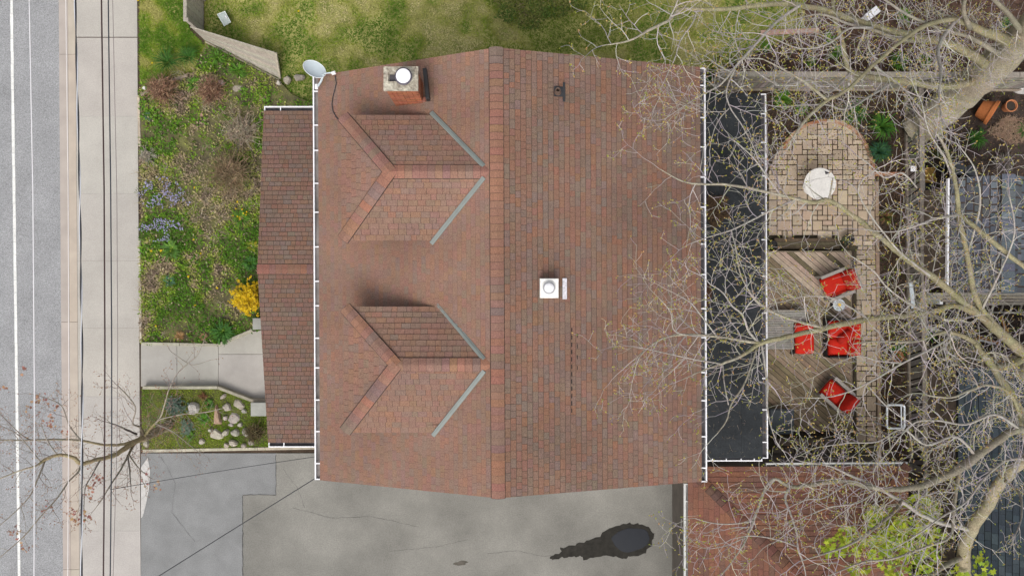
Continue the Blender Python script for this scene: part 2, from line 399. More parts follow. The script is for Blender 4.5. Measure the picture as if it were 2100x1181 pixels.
def clad(parent, name, faces, expo, widths, pal, seed, m, thick=.011, singles=0, single_face=0, kind=True, slots=(.005,), gap=.006):
    """shingles on several roof faces: the first `singles` whole tabs (nearest the top of single_face) as parts, the rest as one part"""
    rest = MB(); k = 0; cache = {}
    for fi, (poly3, pl) in enumerate(faces):
        pal_ = pal[fi] if isinstance(pal, tuple) else pal
        items = list(shingle_rows(poly3, pl, expo, widths, pal_, seed + fi, thick, gap=gap, slot=slots[fi % len(slots)]))
        chosen = set()
        if singles and fi == single_face:
            whole = [(-it[1], i) for i, it in enumerate(items) if it[3]]
            whole.sort(); chosen = set(i for _, i in whole[:singles])
        for i, (c, v, col, wh, wd) in enumerate(items):
            if i in chosen:
                key = (wd, i % 14)
                if key not in cache:
                    mb = MB(); dv = expo - slots[fi % len(slots)]
                    q = [(-wd / 2 + .003, 0), (wd / 2 - .003, 0), (wd / 2 - .003, dv), (-wd / 2 + .003, dv)]
                    mb.prism([(a, d, -.001) for a, d in q], [(a, d, .003 + thick * (1 - d / dv)) for a, d in q], col, SIDE, cap=False)
                    cache[key] = mb.mesh('shingle', m)
                o = bpy.data.objects.new('shingle', cache[key]); COL.objects.link(o)
                uc = sum(p[0] for p in c) / 4
                M = Matrix((( pl.u.x, pl.v.x, pl.n.x, 0), (pl.u.y, pl.v.y, pl.n.y, 0), (pl.u.z, pl.v.z, pl.n.z, 0), (0, 0, 0, 1)))
                if M.to_3x3().determinant() < 0:
                    M = Matrix(((-pl.u.x, pl.v.x, pl.n.x, 0), (-pl.u.y, pl.v.y, pl.n.y, 0), (-pl.u.z, pl.v.z, pl.n.z, 0), (0, 0, 0, 1)))
                o.matrix_world = Matrix.Translation(pl.P(uc, v)) @ M
                o.parent = parent; o.matrix_parent_inverse = PWORLD(parent).inverted()
            else:
                shingle_into(rest, c, v, col, pl, expo, thick)
    o = rest.build(name, m, parent)
    if kind: o['kind'] = 'stuff'
    return o

def deck(parent, faces, m, name='roof_deck', t=.12):
    b = MB()
    for poly3, pl in faces:
        top = [Vector(p) for p in poly3]
        a = ccw([(p.x, p.y) for p in top])
        if a[0] != (top[0].x, top[0].y) or a[1] != (top[1].x, top[1].y): top = list(reversed(top))
        b.prism([p - Vector((0, 0, t)) for p in top], [p - Vector((0, 0, .006)) for p in top], (1, 1, 1))
    return b.build(name, m, parent)

def caps_along(parent, name, a, b, wd, step, pal, seed, m, drop=.0, ang=.35, lift=.02):
    """overlapping bent cap shingles along a ridge or hip from a up to b, each one a part"""
    r = random.Random(seed); a, b = Vector(a), Vector(b); d = (b - a); L = d.length; d.normalize()
    sd = Vector((0, 0, 1)).cross(d).normalized(); up = d.cross(sd)
    n = max(1, int(round(L / step))); st = L / n
    col = None
    for i in range(n):
        if col is None or r.random() < .55: col = pick(pal, r)
        c = tuple(x * r.uniform(.93, 1.08) for x in col)
        p0 = a + d * (st * i - .01); p1 = a + d * (st * (i + 1) + .02)
        h0, h1 = lift + .012, lift
        mb = MB(); S = []
        for P, h in ((p0, h0), (p1, h1)):
            for k in (-1, -.35, 0, .35, 1):
                S.append(P + sd * (wd * k) + up * (h - abs(k) * wd * math.tan(ang) * (1.0 if abs(k) > .4 else .75)))
        mb.faces(S, [(j, j + 1, 5 + j + 1, 5 + j) for j in range(4)], c)
        T = [q - up * .016 - d * .011 for q in S[:5]]
        mb.faces(S[:5] + T, [(j, 5 + j, 5 + j + 1, j + 1) for j in range(4)], SIDE)
        for e, sg in ((0, -1), (4, 1)):
            a0, a1 = S[e], S[5 + e]; o_ = sd * (.012 * sg) - up * .02
            mb.poly([a0, a1, a1 + o_, a0 + o_], SIDE)  # dark skirt paints the shadow line along each long cap edge
        mb.build(name, m, parent)

def gutter(parent, a, b, out_dir, wd=.11, hangers=8, seed=1, lip=.030, inside=None, m=None, drop=.02):
    """open gutter from a to b (line of the roof edge); out_dir points away from the roof"""
    a, b = Vector(a), Vector(b); o = Vector(out_dir).normalized(); d = (b - a).normalized()
    g = MB()
    up = Vector((0, 0, 1))
    sh = -up * drop
    g.bar(a + o * (wd + lip / 2) + sh - up * .045, b + o * (wd + lip / 2) + sh - up * .045, lip, .09, up=up)
    g.bar(a + o * (wd * .5) + sh - up * .105, b + o * (wd * .5) + sh - up * .105, wd + .02, .012, up=up)
    for e, s in ((a, 1), (b, -1)):
        g.bar(e + d * s * .012 + o * 0 + sh - up * .05, e + d * s * .012 + o * (wd) + sh - up * .05, .024, .09, up=up)
    go = g.build('gutter', m or m_metalw, parent)
    q = MB(); q.bar(a + o * (wd * .5 + .005) + sh - up * .085, b + o * (wd * .5 + .005) + sh - up * .085, wd - .02, .02, up=up)
    q.bar(a + o * .006 + sh - up * .05, b + o * .006 + sh - up * .05, .012, .08, up=up)
    q.build('gutter_bed', inside or m_gdark, parent)
    L = (b - a).length; r = random.Random(seed)
    for i in range(hangers):
        t = (i + .5 + r.uniform(-.12, .12)) / hangers * L
        h = MB(); h.bar(a + d * t + o * .0 + sh + up * .004, a + d * t + o * (wd + .01) + sh + up * .004, .028, .012, up=up)
        h.build('hanger', m or m_metalw, parent)
    return go

# ------------------------------------------------------------------ the house
house = thing('house', W(1045, 575, 0), 'brown shingled house with two hipped dormers, porch roof and brick chimney', 'house')
NW, SWc = Vector((-4.655, 5.10, 5.6)), Vector((-4.605, -4.61, 5.6))
RN, RS = Vector((-.345, 5.16, 7.33)), Vector((-.295, -4.51, 7.33))
NE, SE = Vector((4.40, 5.17, 6.0)), Vector((4.44, -4.53, 6.0))
pw = Plane(SWc, NW, RS); pe = Plane(NE, SE, RN)
roof = bpy.data.objects.new('roof', None); COL.objects.link(roof); adopt(roof, house)
roof.matrix_parent_inverse = Matrix.Translation(house.location).inverted()
fw = ([SWc, NW, RN, RS], pw); fe = ([NE, SE, RS, RN], pe)
deck(roof, [fw, fe], m_dwood)
EXPO = .1255; WID = (.125, .15, .175, .20, .23)
clad(roof, 'shingle_field', [fe], EXPO, WID, PAL, 21, m_shingle, .012, singles=300, single_face=0, slots=(.011,), gap=.004)  # wide slots bare the dark deck, drawing in the butts' shadow lines
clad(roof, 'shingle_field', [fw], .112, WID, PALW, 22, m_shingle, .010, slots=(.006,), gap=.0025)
CAPPAL = [((.282, .145, .102), 4), ((.262, .142, .106), 4), ((.238, .14, .112), 2.5), ((.21, .138, .118), 1.2)]
caps_along(roof, 'ridge_cap', RS, RN, .145, .165, CAPPAL, 5, m_shingle, ang=.33)
# walls, gables, porch floor and posts
wl = MB()
wx0, wx1, wy0, wy1 = NW.x + .45, NE.x - .45, SWc.y + .4, NW.y - .4
zw = lambda x: (7.33 - (RN.x - x) * .4 if x < RN.x else 7.33 - (x - RN.x) * .278) - .2
for s, y in ((0, wy0), (1, wy1)):
    gp = [(wx0, y, -.02), (wx1, y, -.02), (wx1, y, zw(wx1)), (RN.x, y, zw(RN.x)), (wx0, y, zw(wx0))]
    wl.poly(gp if s == 0 else list(reversed(gp)))
wl.poly([(wx0, wy1, -.02), (wx0, wy0, -.02), (wx0, wy0, zw(wx0)), (wx0, wy1, zw(wx0))])
wl.poly([(wx1, wy0, -.02), (wx1, wy1, -.02), (wx1, wy1, zw(wx1)), (wx1, wy0, zw(wx1))])
wl.build('wall', m_siding, house)
for (wxx, wz) in ((-2.4, 1.4), (1.4, 1.4), (-1.6, 4.1), (1.2, 4.1)):
    q = MB(); q.box((wxx, wy0 - .015, wz + .5), (1.1, .05, 1.3)); wf = q.build('window', m_metalw, house)
    for k in (-1, 1):
        q = MB(); q.box((wxx, wy0 - .045, wz + .5 + k * .3), (.92, .02, .54)); q.build('pane', m_water, wf)

# dormers
def dormer(ridge_y, xr0, ytop, ybot, xl_t, xl_b, vt, vb, seed, dz=0.0):
    dm = bpy.data.objects.new('dormer', None); COL.objects.link(dm); adopt(dm, house)
    dm.matrix_parent_inverse = Matrix.Translation(house.location).inverted()
    ZE, ZRd = 6.77, 7.26
    A = W(xl_t, ytop, ZE); B = W(xl_b, ybot, ZE)                 # front corners, top (north) and bottom (south)
    xl = (A.x + B.x) / 2; A.x = B.x = xl
    R0 = W(xr0, ridge_y, ZRd); R1 = Vector((-.50, R0.y, ZRd))
    # valleys: dormer slope meets the main slope
    VT = W(*vt, ZE); VB = W(*vb, ZE); VT.y = A.y; VB.y = B.y
    pn = Plane(A, VT, R0); psn = Plane(B, VB, R0); pf = Plane(A, B, R0)
    fN = ([A, VT, R1, R0], pn); fS = ([VB, B, R0, R1], psn); fF = ([B, A, R0], pf)
    deck(dm, [fN, fS, fF], m_dwood, t=.07)
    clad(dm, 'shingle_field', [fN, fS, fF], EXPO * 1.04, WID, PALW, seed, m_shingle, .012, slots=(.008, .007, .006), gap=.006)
    caps_along(dm, 'hip_cap', A + Vector((.03, -.03, 0)), R0, .135, .17, CAPPAL, seed + 1, m_shingle, ang=.24, lift=.04)
    caps_along(dm, 'hip_cap', B + Vector((.03, .03, 0)), R0, .135, .17, CAPPAL, seed + 2, m_shingle, ang=.24, lift=.04)
    caps_along(dm, 'ridge_cap', R0, R1, .145, .17, CAPPAL, seed + 3, m_shingle, ang=.33)
    for V in (VT, VB):
        mb = MB(); e = Vector((0, 0, .035)); dd = (R1 - V).normalized()
        mb.bar(V - dd * .10 + e, R1 - dd * .17 + e, .10, .02, (1, 1, 1), bev=.006); mb.build('valley_flashing', m_valley, dm)
        mb2 = MB(); mb2.bar(V - dd * .10 + e * 1.5, R1 - dd * .17 + e * 1.5, .022, .018); mb2.build('valley_rib', m_valley, dm)
    ck = MB(); i = .18
    zb = lambda x: 7.33 + (x - RN.x) * .4 - .05
    for y in (A.y - i, B.y + i):
        ck.faces([(xl + .2, y, zb(xl + .2)), (VT.x + .25, y, zb(VT.x + .25)), (VT.x + .25, y, ZE - .05 + .05), (xl + .2, y, ZE - .05)], [(0, 1, 2, 3)])
    ck.poly([(xl + .2, A.y - i, zb(xl + .2)), (xl + .2, B.y + i, zb(xl + .2)), (xl + .2, B.y + i, ZE - .05), (xl + .2, A.y - i, ZE - .05)])
    ck.build('cheek_wall', m_dwood, dm)
    wn = MB(); ym = (A.y + B.y) / 2
    wn.box((xl + .185, ym, (zb(xl + .2) + ZE) / 2), (.03, 1.5, .5)); wn.build('window', m_metalw, dm)
    gl = MB()
    for k in (-1, 1): gl.box((xl + .167, ym + k * .36, (zb(xl + .2) + ZE) / 2), (.01, .62, .4))
    gl.build('pane', m_water, dm)
dormer(352, 800, 237, 493, 697, 705, (890, 229), (890, 500), 40)
dormer(748, 812, 629, 886, 703, 708, (903, 626), (893, 888), 60)

# porch roof: low gable whose ridge runs out to the street
porch = bpy.data.objects.new('porch', None); COL.objects.link(porch); adopt(porch, house)
porch.matrix_parent_inverse = Matrix.Translation(house.location).inverted()
PNW, PRW, PSW = W(541, 228, 3.0), W(528, 552, 3.58), W(550, 907, 3.0)
xe = -4.0
PNE, PRE, PSE = Vector((xe, PNW.y, 3.0)), Vector((xe, PRW.y, 3.58)), Vector((xe, PSW.y, 3.0))
ppn = Plane(PNW, PNE, PRW); pps = Plane(PSW, PSE, PRW)
fpn = ([PNW, PNE, PRE, PRW], ppn); fps = ([PSW, PSE, PRE, PRW], pps)
deck(porch, [fpn, fps], m_dwood, t=.14)
PALP = [(tuple(x * .9 for x in c), wg) for c, wg in PAL[1:5]] + [((.2, .12, .095), 4)]
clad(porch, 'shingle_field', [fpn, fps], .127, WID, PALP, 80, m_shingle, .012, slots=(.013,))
caps_along(porch, 'ridge_cap', PRW + Vector((0, 0, -.01)), PRE + Vector((0, 0, -.01)), .13, .17, [((.235, .122, .088), 3), ((.215, .12, .092), 3), ((.19, .118, .098), 2)], 8, m_shingle, ang=.13)
fl = MB(); fl.slab([(-6.6, PSW.y + .3), (-4.2, PSW.y + .3), (-4.2, PNW.y - .3), (-6.6, PNW.y - .3)], -.02, .45); fl.build('porch_floor', m_conc, porch)
for y in (PSW.y + .5, PRW.y - 1.2, PRW.y + 1.0, PNW.y - .5):
    q = MB(); q.box((-6.45, y, 1.7), (.18, .18, 2.5)); q.build('post', m_metalw, porch)
gutter(porch, PNW + Vector((0, 0, 0)), Vector((-4.8, PNW.y, 3.0)), (0, 1, 0), hangers=2, seed=3)
gutter(porch, PSW, Vector((-4.8, PSW.y, 3.0)), (0, -1, 0), hangers=2, seed=4)
# main gutters
gutter(house, SWc, NW, (-1, 0, 0), hangers=13, seed=5, inside=mat('gutter_grit', (.2, .18, .17), .9, .5, 2, .3))
gutter(house, NE, SE + Vector((0, -.02, 0)), (1, 0, 0), hangers=13, seed=6)

# back extension with a flat membrane roof
ext = bpy.data.objects.new('flat_extension', None); COL.objects.link(ext); adopt(ext, house)
ext.matrix_parent_inverse = Matrix.Translation(house.location).inverted()
m_memb = mat('membrane', (.025, .0275, .030), .85, .35, 1.2, .12, 10, spec=.12, fine=.2, fscale=24)
ZF = 3.1
E0, E1, E2, E3 = W(1400, 192, ZF), W(1560, 192, ZF), W(1564, 940, ZF), W(1400, 940, ZF)
b = MB(); b.slab([E0, E1, E2, E3], ZF - .16, ZF, (1, 1, 1)); b.build('membrane', m_memb, ext)
for xx in (1477, 1521):                                       # lapped seams between membrane strips
    b = MB(); b.bar(W(xx, 193, ZF + .004), W(xx + 2, 939, ZF + .004), .05, .008); b.build('seam', m_memb, ext)
b = MB(); b.slab([E0, E1 - Vector((.3, 0, 0)), E2 - Vector((.3, 0, 0)), E3], -.02, ZF - .16); b.build('wall', m_siding, ext)
gutter(ext, E2, E1, (1, 0, 0), hangers=11, seed=9, wd=.13)
gutter(ext, W(1446, 940, ZF), E2, (0, -1, 0), hangers=4, seed=10, wd=.05)
# chimney
chim = bpy.data.objects.new('chimney', None); COL.objects.link(chim); adopt(chim, house)
chim.matrix_parent_inverse = Matrix.Translation(house.location).inverted()
ZC = 7.72
c0, c1 = W(790, 183, ZC), W(854, 140, ZC)
cxm, cym, csx, csy = (c0.x + c1.x) / 2, (c0.y + c1.y) / 2, c1.x - c0.x, c1.y - c0.y
m_brick = mat('brick', (1, 1, 1), .9, .25, 7, .4, 60, attr=True, fine=.2, fscale=60)
core = MB(); core.box((cxm, cym, (5.9 + ZC - .05) / 2), (csx - .05, csy - .05, ZC - .05 - 5.9)); core.build('mortar_core', mat('mortar', (.3, .27, .23), .95, .2, 9, .3), chim)
bw = MB(); r = random.Random(4)
z = 6.0; k = 0
while z < ZC - .08:
    off = (k % 2) * .1
    for sx, sy, ln, ax in ((0, -1, csx, 0), (0, 1, csx, 0), (-1, 0, csy, 1), (1, 0, csy, 1)):
        t = -ln / 2 - off
        while t < ln / 2:
            a0, a1 = max(t, -ln / 2), min(t + .2, ln / 2)
            if a1 - a0 > .03:
                cm = (a0 + a1) / 2; lc = jit((.33, .115, .06), .25, r)
                if ax == 0: bw.box((cxm + cm, cym + sy * (csy / 2 - .02), z + .033), (a1 - a0 - .01, .05 + r.uniform(0, .008), .06), lc)
                else: bw.box((cxm + sx * (csx / 2 - .02), cym + cm, z + .033), (.05 + r.uniform(0, .008), a1 - a0 - .01, .06), lc)
            t += .21
    z += .073; k += 1
o = bw.build('brickwork', m_brick, chim); o['kind'] = 'stuff'
cp = MB(); cs = jit((.62, .57, .45), .02)
ring = blob(0, 0, 1, 1, 8, 0, 1)
for (x0, x1, y0, y1) in ((-.5, -.36, -.5, .5), (-.06, .5, -.5, .5), (-.36, -.06, -.5, -.12), (-.36, -.06, .20, .5)):
    cp.slab([(cxm + x0 * (csx + .07), cym + y0 * (csy + .06)), (cxm + x1 * (csx + .07), cym + y0 * (csy + .06)), (cxm + x1 * (csx + .07), cym + y1 * (csy + .06)), (cxm + x0 * (csx + .07), cym + y1 * (csy + .06))], ZC - .06, ZC + r.uniform(0, .01))
cp.build('cap', mat('crumbled_mortar', (.66, .62, .50), .95, .15, 9, .8, 30, col2=(.20, .165, .13), fine=.3, fscale=22), chim)
fl = MB(); fl.box((cxm - .21 * csx, cym + .04 * csy, ZC - .055), (csx * .32, csy * .34, .03)); fl.build('flue_hole', m_gdark, chim)
fx = W(827, 156, ZC + .2)
fc = MB(); fc.lathe((fx.x, fx.y, ZC), [(.10, 0), (.10, .16)], 20); fc.build('flue_pipe', m_gdark, chim)
fc = MB(); fc.lathe((fx.x, fx.y, ZC + .15), [(.178, 0), (.182, .03), (.165, .045)], 28); o = fc.build('flue_cap', mat('cap_rim', (.08, .07, .09), .5, .1, 5, 0), chim)
fc = MB(); fc.lathe((fx.x, fx.y, ZC + .19), [(.152, 0), (.15, .02), (.1, .032), (.02, .036)], 28); o = fc.build('flue_lid', m_metalw, chim)
bz = W(875, 174, 7.0)
q = MB(); q.bar(W(871.5, 143, 7.05), W(878, 205, 7.05), .085, .22, bev=.01); q.build('soot_flashing', mat('black_metal', (.022, .021, .022), .5, .2, 6, .05), chim)
q = MB(); q.bar(W(873, 204.5, 6.86), W(838, 206, 6.62), .10, .03); q.build('apron_flashing', mat('rust_flash', (.25, .1, .07), .7, .2, 6, .1), chim)
# plumbing vent on the east slope
def on_east(px, py):
    rx, ry = (px - CX) / FPX, (CY - py) / FPX
    # plane through NE with normal pe.n
    d = Vector((rx, ry, -1)); o = Vector((0, 0, CAM_H)); t = (pe.o - o).dot(pe.n) / d.dot(pe.n); return o + d * t
def frame_east(p):
    yv = pe.u; M = Matrix(((pe.v.x * -1, yv.x, pe.n.x), (pe.v.y * -1, yv.y, pe.n.y), (pe.v.z * -1, yv.z, pe.n.z))).to_4x4()
    return Matrix.Translation(p) @ M
vent = bpy.data.objects.new('plumbing_vent', None); COL.objects.link(vent); adopt(vent, house); vent.matrix_parent_inverse = Matrix.Translation(house.location).inverted()
m_flash = mat('dark_flashing', (.028, .028, .031), .6, .2, 5, .1, spec=.4)
F = frame_east(on_east(1147, 189))
q = MB(); q.box((0, 0, .024), (.26, .22, .014), M=F); q.box((.10, 0, .026), (.05, .42, .02), M=F); q.build('flashing', m_flash, vent)
p = on_east(1143, 190)
q = MB(); q.lathe(p, [(.085, .01), (.055, .10), (.055, .19), (.04, .19), (.04, .05)], 18); q.build('pipe', mat('vent_pipe', (.13, .085, .065), .6, .2, 6, .1), vent)
# metal furnace stack
st = bpy.data.objects.new('roof_vent', None); COL.objects.link(st); adopt(st, house); st.matrix_parent_inverse = Matrix.Translation(house.location).inverted()
p = on_east(1125, 591)
m_pale = mat('pale_metal', (.80, .78, .74), .5, .1, 12, .1, spec=.4, fine=.06, fscale=40)
q = MB(); q.box((p.x, p.y, p.z + .16), (.40, .42, .30), bev=.012); q.build('housing', m_pale, st)
q = MB(); q.lathe((p.x - .01, p.y + .01, p.z + .31), [(.12, 0), (.12, .05), (.135, .05), (.135, .06)], 24); q.build('collar', mat('grey_metal', (.35, .35, .36), .45, .2, 10, 0, spec=.5, metal=.4), st)
q = MB(); q.lathe((p.x - .01, p.y + .01, p.z + .37), [(.10, 0), (.10, .03), (.06, .05), (.01, .055)], 24); q.build('cap', m_metalw, st)
F = frame_east(on_east(1157, 592))
q = MB(); q.box((0, 0, .03), (.10, .46, .02), M=F); q.build('flashing', mat('pale_flash', (.6, .58, .62), .5, .3, 16, .2), st)
# missing-shingle slits on the east slope (open butt joints)
sl_m = mat('slit', (.02, .018, .018), .9, .1, 5, 0)
for yy in range(672, 842, 15):
    p0, p1 = on_east(1172, yy), on_east(1172, yy + 9)
    q = MB(); q.bar(p0 + pe.n * .016, p1 + pe.n * .016, .022, .006, up=pe.n); q.build('slipped_joint', sl_m, roof)
for yy in range(684, 760, 22):
    p0, p1 = on_east(1183.5, yy), on_east(1183.5, yy + 8)
    q = MB(); q.bar(p0 + pe.n * .016, p1 + pe.n * .016, .014, .006, up=pe.n); q.build('slipped_joint', sl_m, roof)

# satellite dish on the north-west corner
dish = thing('satellite_dish', W(648, 178, 5.7), 'pale grey oval satellite dish clamped to the gutter corner beside the chimney', 'satellite dish')
m_dish = mat('dish_grey', (.46, .52, .55), .5, .05, 5, 0, spec=.4)
dc = W(645, 142, 6.15)
face = Vector((.42, .22, .88)).normalized(); side = Vector((0.94, -.30, 0)); side = (side - face * side.dot(face)).normalized(); upv = face.cross(side)
q = MB(); R3 = Matrix((side, upv, face)).transposed()
prof = [(0, 0)] ; vs = []; nn = 32
rings = [0.02, .08, .14, .19, .235, .25]
base = len(q.v)
for ri in rings:
    for k in range(nn):
        a = 2 * PI * k / nn
        q.v.append(tuple(dc + R3 @ Vector((ri * 1.06 * math.cos(a), ri * .80 * math.sin(a), (ri / .25) ** 2 * .05 - .05))))
for i in range(len(rings) - 1):
    for k in range(nn):
        k2 = (k + 1) % nn; q.f.append((i * nn + k, i * nn + k2, (i + 1) * nn + k2, (i + 1) * nn + k)); q.c.append((1, 1, 1)); q.m.append(0)
q.f.append(tuple(reversed(range(nn)))); q.c.append((1, 1, 1)); q.m.append(0)
o = q.build('reflector', m_dish, dish, smooth=True)
q = MB(); rim = [dc + R3 @ Vector((.265 * math.cos(2 * PI * k / 32), .20 * math.sin(2 * PI * k / 32), .002)) for k in range(33)]
q.tube(rim, .007, 6); q.build('rim', mat('dish_rim', (.7, .73, .75), .5, .05, 5, 0), dish)
q = MB(); q.tube([W(664, 152, 6.1), W(658, 168, 5.95), W(650, 180, 5.75)], [.025, .025, .028], 10); q.build('mast', m_dish, dish)
q = MB(); q.box(W(649, 178, 5.78), (.07, .12, .06), bev=.01); q.build('foot', m_metalw, dish)
q = MB(); q.tube([W(664, 151, 6.12), W(676, 150, 6.15), W(684, 149, 6.18)], .016, 8); q.build('arm', m_dish, dish)
q = MB(); q.box(W(684, 150, 6.22), (.09, .07, .06), rz=.3, bev=.015); q.build('receiver', m_metalw, dish)
cab = thing('dish_cable', W(700, 244, 6.1), 'thin dark cable curling from the satellite dish across the shingles', 'cable')
def on_west(px, py, h=.03):
    rx, ry = (px - CX) / FPX, (CY - py) / FPX
    d = Vector((rx, ry, -1)); o = Vector((0, 0, CAM_H)); t = (pw.o - o).dot(pw.n) / d.dot(pw.n); return o + d * t + pw.n * h
q = MB(); cp_ = [W(686, 150, 6.18)] + [on_west(*p) for p in ((689, 158), (691, 172), (688, 186), (684, 200), (682, 214), (684, 228), (690, 240), (698, 249))]
q.tube(cp_, .011, 6); o = q.build('cable_run', mat('black_cable', (.04, .04, .045), .6, .1, 5, 0), cab)
# ------------------------------------------------------------------ growth that nobody could count
m_leaf = leafmat('leaf')
m_twig = mat('twig_bark', (1, 1, 1), .9, .25, 5, 0, attr=True, spec=.2)
def in_poly(px, py, poly):
    inside = np.zeros(len(px), bool); n = len(poly)
    for i in range(n):
        x1, y1 = poly[i]; x2, y2 = poly[(i + 1) % n]
        c = ((y1 > py) != (y2 > py)) & (px < (x2 - x1) * (py - y1) / (y2 - y1 + 1e-12) + x1)
        inside ^= c
    return inside
def scatter_px(poly, n, seed):
    r = np.random.RandomState(seed); P = np.array(poly, float)
    lo, hi = P.min(0), P.max(0); out = []
    while sum(len(o) for o in out) < n:
        q = lo + r.rand(n * 2, 2) * (hi - lo); m = in_poly(q[:, 0], q[:, 1], poly); out.append(q[m])
    return np.concatenate(out)[:n], r
def blades(name, poly, n, z, colfn, ln=(.05, .11), wd=(.006, .012), lean=(.4, 1.1), seed=1, hgt=0.0, quad=False, parent=None, keepfn=None):
    """thin leaf faces over a pixel outline; colfn(x, y, rand) gives the colour of each"""
    px, r = scatter_px(poly, n, seed)
    d = CAM_H - z
    X = (px[:, 0] - CX) / FPX * d; Y = (CY - px[:, 1]) / FPX * d
    if keepfn is not None:
        k = np.array([keepfn(X[i], Y[i]) for i in range(len(X))]); keep = r.rand(len(X)) < k
        X, Y = X[keep], Y[keep]
    n = len(X)
    az = r.rand(n) * 2 * PI; le = lean[0] + r.rand(n) * (lean[1] - lean[0]); L = ln[0] + r.rand(n) * (ln[1] - ln[0]); wdt = wd[0] + r.rand(n) * (wd[1] - wd[0])
    dx, dy, dz = np.cos(az) * np.sin(le), np.sin(az) * np.sin(le), np.cos(le)
    sx, sy = -np.sin(az), np.cos(az)
    z0 = z + r.rand(n) * hgt
    base = np.stack([X, Y, z0], 1); D = np.stack([dx, dy, dz], 1) * L[:, None]; S = np.stack([sx, sy, np.zeros(n)], 1) * (wdt / 2)[:, None]
    if quad:
        V = np.stack([base, base + D * .5 + S, base + D, base + D * .5 - S], 1).reshape(-1, 3); k = 4
    else:
        V = np.stack([base - S, base + S, base + D], 1).reshape(-1, 3); k = 3
    me = bpy.data.meshes.new(name)
    me.vertices.add(len(V)); me.vertices.foreach_set('co', V.astype(np.float32).ravel())
    me.loops.add(n * k); me.loops.foreach_set('vertex_index', np.arange(n * k, dtype=np.int32))
    me.polygons.add(n); me.polygons.foreach_set('loop_start', np.arange(0, n * k, k, dtype=np.int32))
    me.update(calc_edges=True)
    cols = np.ones((n, 4), np.float32)
    rr = r.rand(n, 3)
    for i in range(n): cols[i, :3] = colfn(X[i], Y[i], rr[i])
    at = me.attributes.new('Col', 'FLOAT_COLOR', 'FACE'); at.data.foreach_set('color', cols.ravel())
    me.materials.append(m_leaf)
    o = bpy.data.objects.new(name, me); COL.objects.link(o)
    if parent is not None: adopt(o, parent)
    return o
def nz(x, y, s, k=0): return noise.noise(Vector((x * s, y * s, k * 7.3)))
def ramp(t, cs):
    t = min(max(t, 0), .9999) * (len(cs) - 1); i = int(t); return lerp(cs[i], cs[i + 1], t - i)
GRASS = [(.095, .205, .008), (.16, .28, .014), (.28, .335, .035), (.47, .44, .14), (.62, .55, .26)]
def lawn_col(x, y, r):
    t = .34 + 1.15 * nz(x, y, .6, 1) + 1.1 * nz(x, y, 2.0, 2) + (r[0] - .5) * .25
    # greener hollow near the house's west end, straw in the middle, moss under the tree
    ppx = CX + x / 22 * FPX
    t += .16 * math.exp(-((ppx - 880) / 160) ** 2) - .34 * math.exp(-((ppx - 660) / 120) ** 2) - .06 * math.exp(-((ppx - 1100) / 120) ** 2)
    c = ramp(t, GRASS)
    if 1000 < ppx < 1300: c = lerp(c, (.17, .16, .015), .35)
    return tuple(q * (.75 + .5 * r[1]) for q in c)
o = blades('grass', NLAWN, 120000, 0, lawn_col, (.05, .12), (.014, .028), (.95, 1.5), 5); o['kind'] = 'stuff'; o['label'] = 'patchy green and straw lawn grass behind the house'
def flawn_col(x, y, r):
    t = .28 + .9 * nz(x, y, .9, 3) + .9 * nz(x, y, 2.5, 4) + (r[0] - .5) * .3
    return tuple(q * (.75 + .5 * r[1]) for q in ramp(t, GRASS[:4]))
o = blades('grass', FLAWN, 30000, 0, flawn_col, (.05, .12), (.014, .028), (.95, 1.5), 6); o['kind'] = 'stuff'; o['label'] = 'rough grass verge beside the pavement'
BEDC = [(.09, .215, .012), (.18, .335, .02), (.30, .39, .042), (.42, .37, .15), (.43, .33, .21), (.28, .205, .15)]
def bed_col(x, y, r):
    t = .42 + 1.0 * nz(x, y, .8, 5) + 1.0 * nz(x, y, 2.4, 6) + (r[0] - .5) * .4
    c = ramp(t, BEDC)
    if r[2] > .94: c = (.42, .35, .22)
    return tuple(q * (.55 + .9 * r[1]) for q in c)
o = blades('ground_cover', BEDN, 42000, ZB, bed_col, (.045, .13), (.02, .05), (.8, 1.5), 7, hgt=.07, quad=True,
           keepfn=lambda x, y: .10 + 1.05 * max(0, min(1, .5 + 1.1 * nz(x, y, .75, 8) + .5 * nz(x, y, 2.2, 9)))); o['kind'] = 'stuff'; o['label'] = 'low weeds, moss and dead leaves over the front bed'
def bed2_col(x, y, r):
    t = .22 + .5 * nz(x, y, 1.2, 15) + (r[0] - .5) * .5
    return tuple(q * (.75 + .5 * r[1]) for q in ramp(t, [(.14, .25, .014), (.25, .34, .02), (.29, .33, .05), (.26, .18, .11)]))
o = blades('moss', BEDS, 16000, ZB, bed2_col, (.02, .055), (.014, .03), (.8, 1.5), 8, hgt=.03, quad=True,
           keepfn=lambda x, y: .25 + .8 * max(0, min(1, .55 + 1.2 * nz(x, y, .9, 18)))); o['kind'] = 'stuff'; o['label'] = 'bright moss and leaf litter in the rock garden'
def litter_col(x, y, r):
    c = ramp(.5 + .6 * nz(x, y, 1.0, 21) + (r[0] - .5) * .8, [(.05, .032, .022), (.085, .048, .03), (.13, .075, .045), (.19, .125, .075)])
    if r[2] > .90 and nz(x, y, .5, 22) > -.05: c = (.10, .16, .02)
    return tuple(q * (.7 + .6 * r[1]) for q in c)
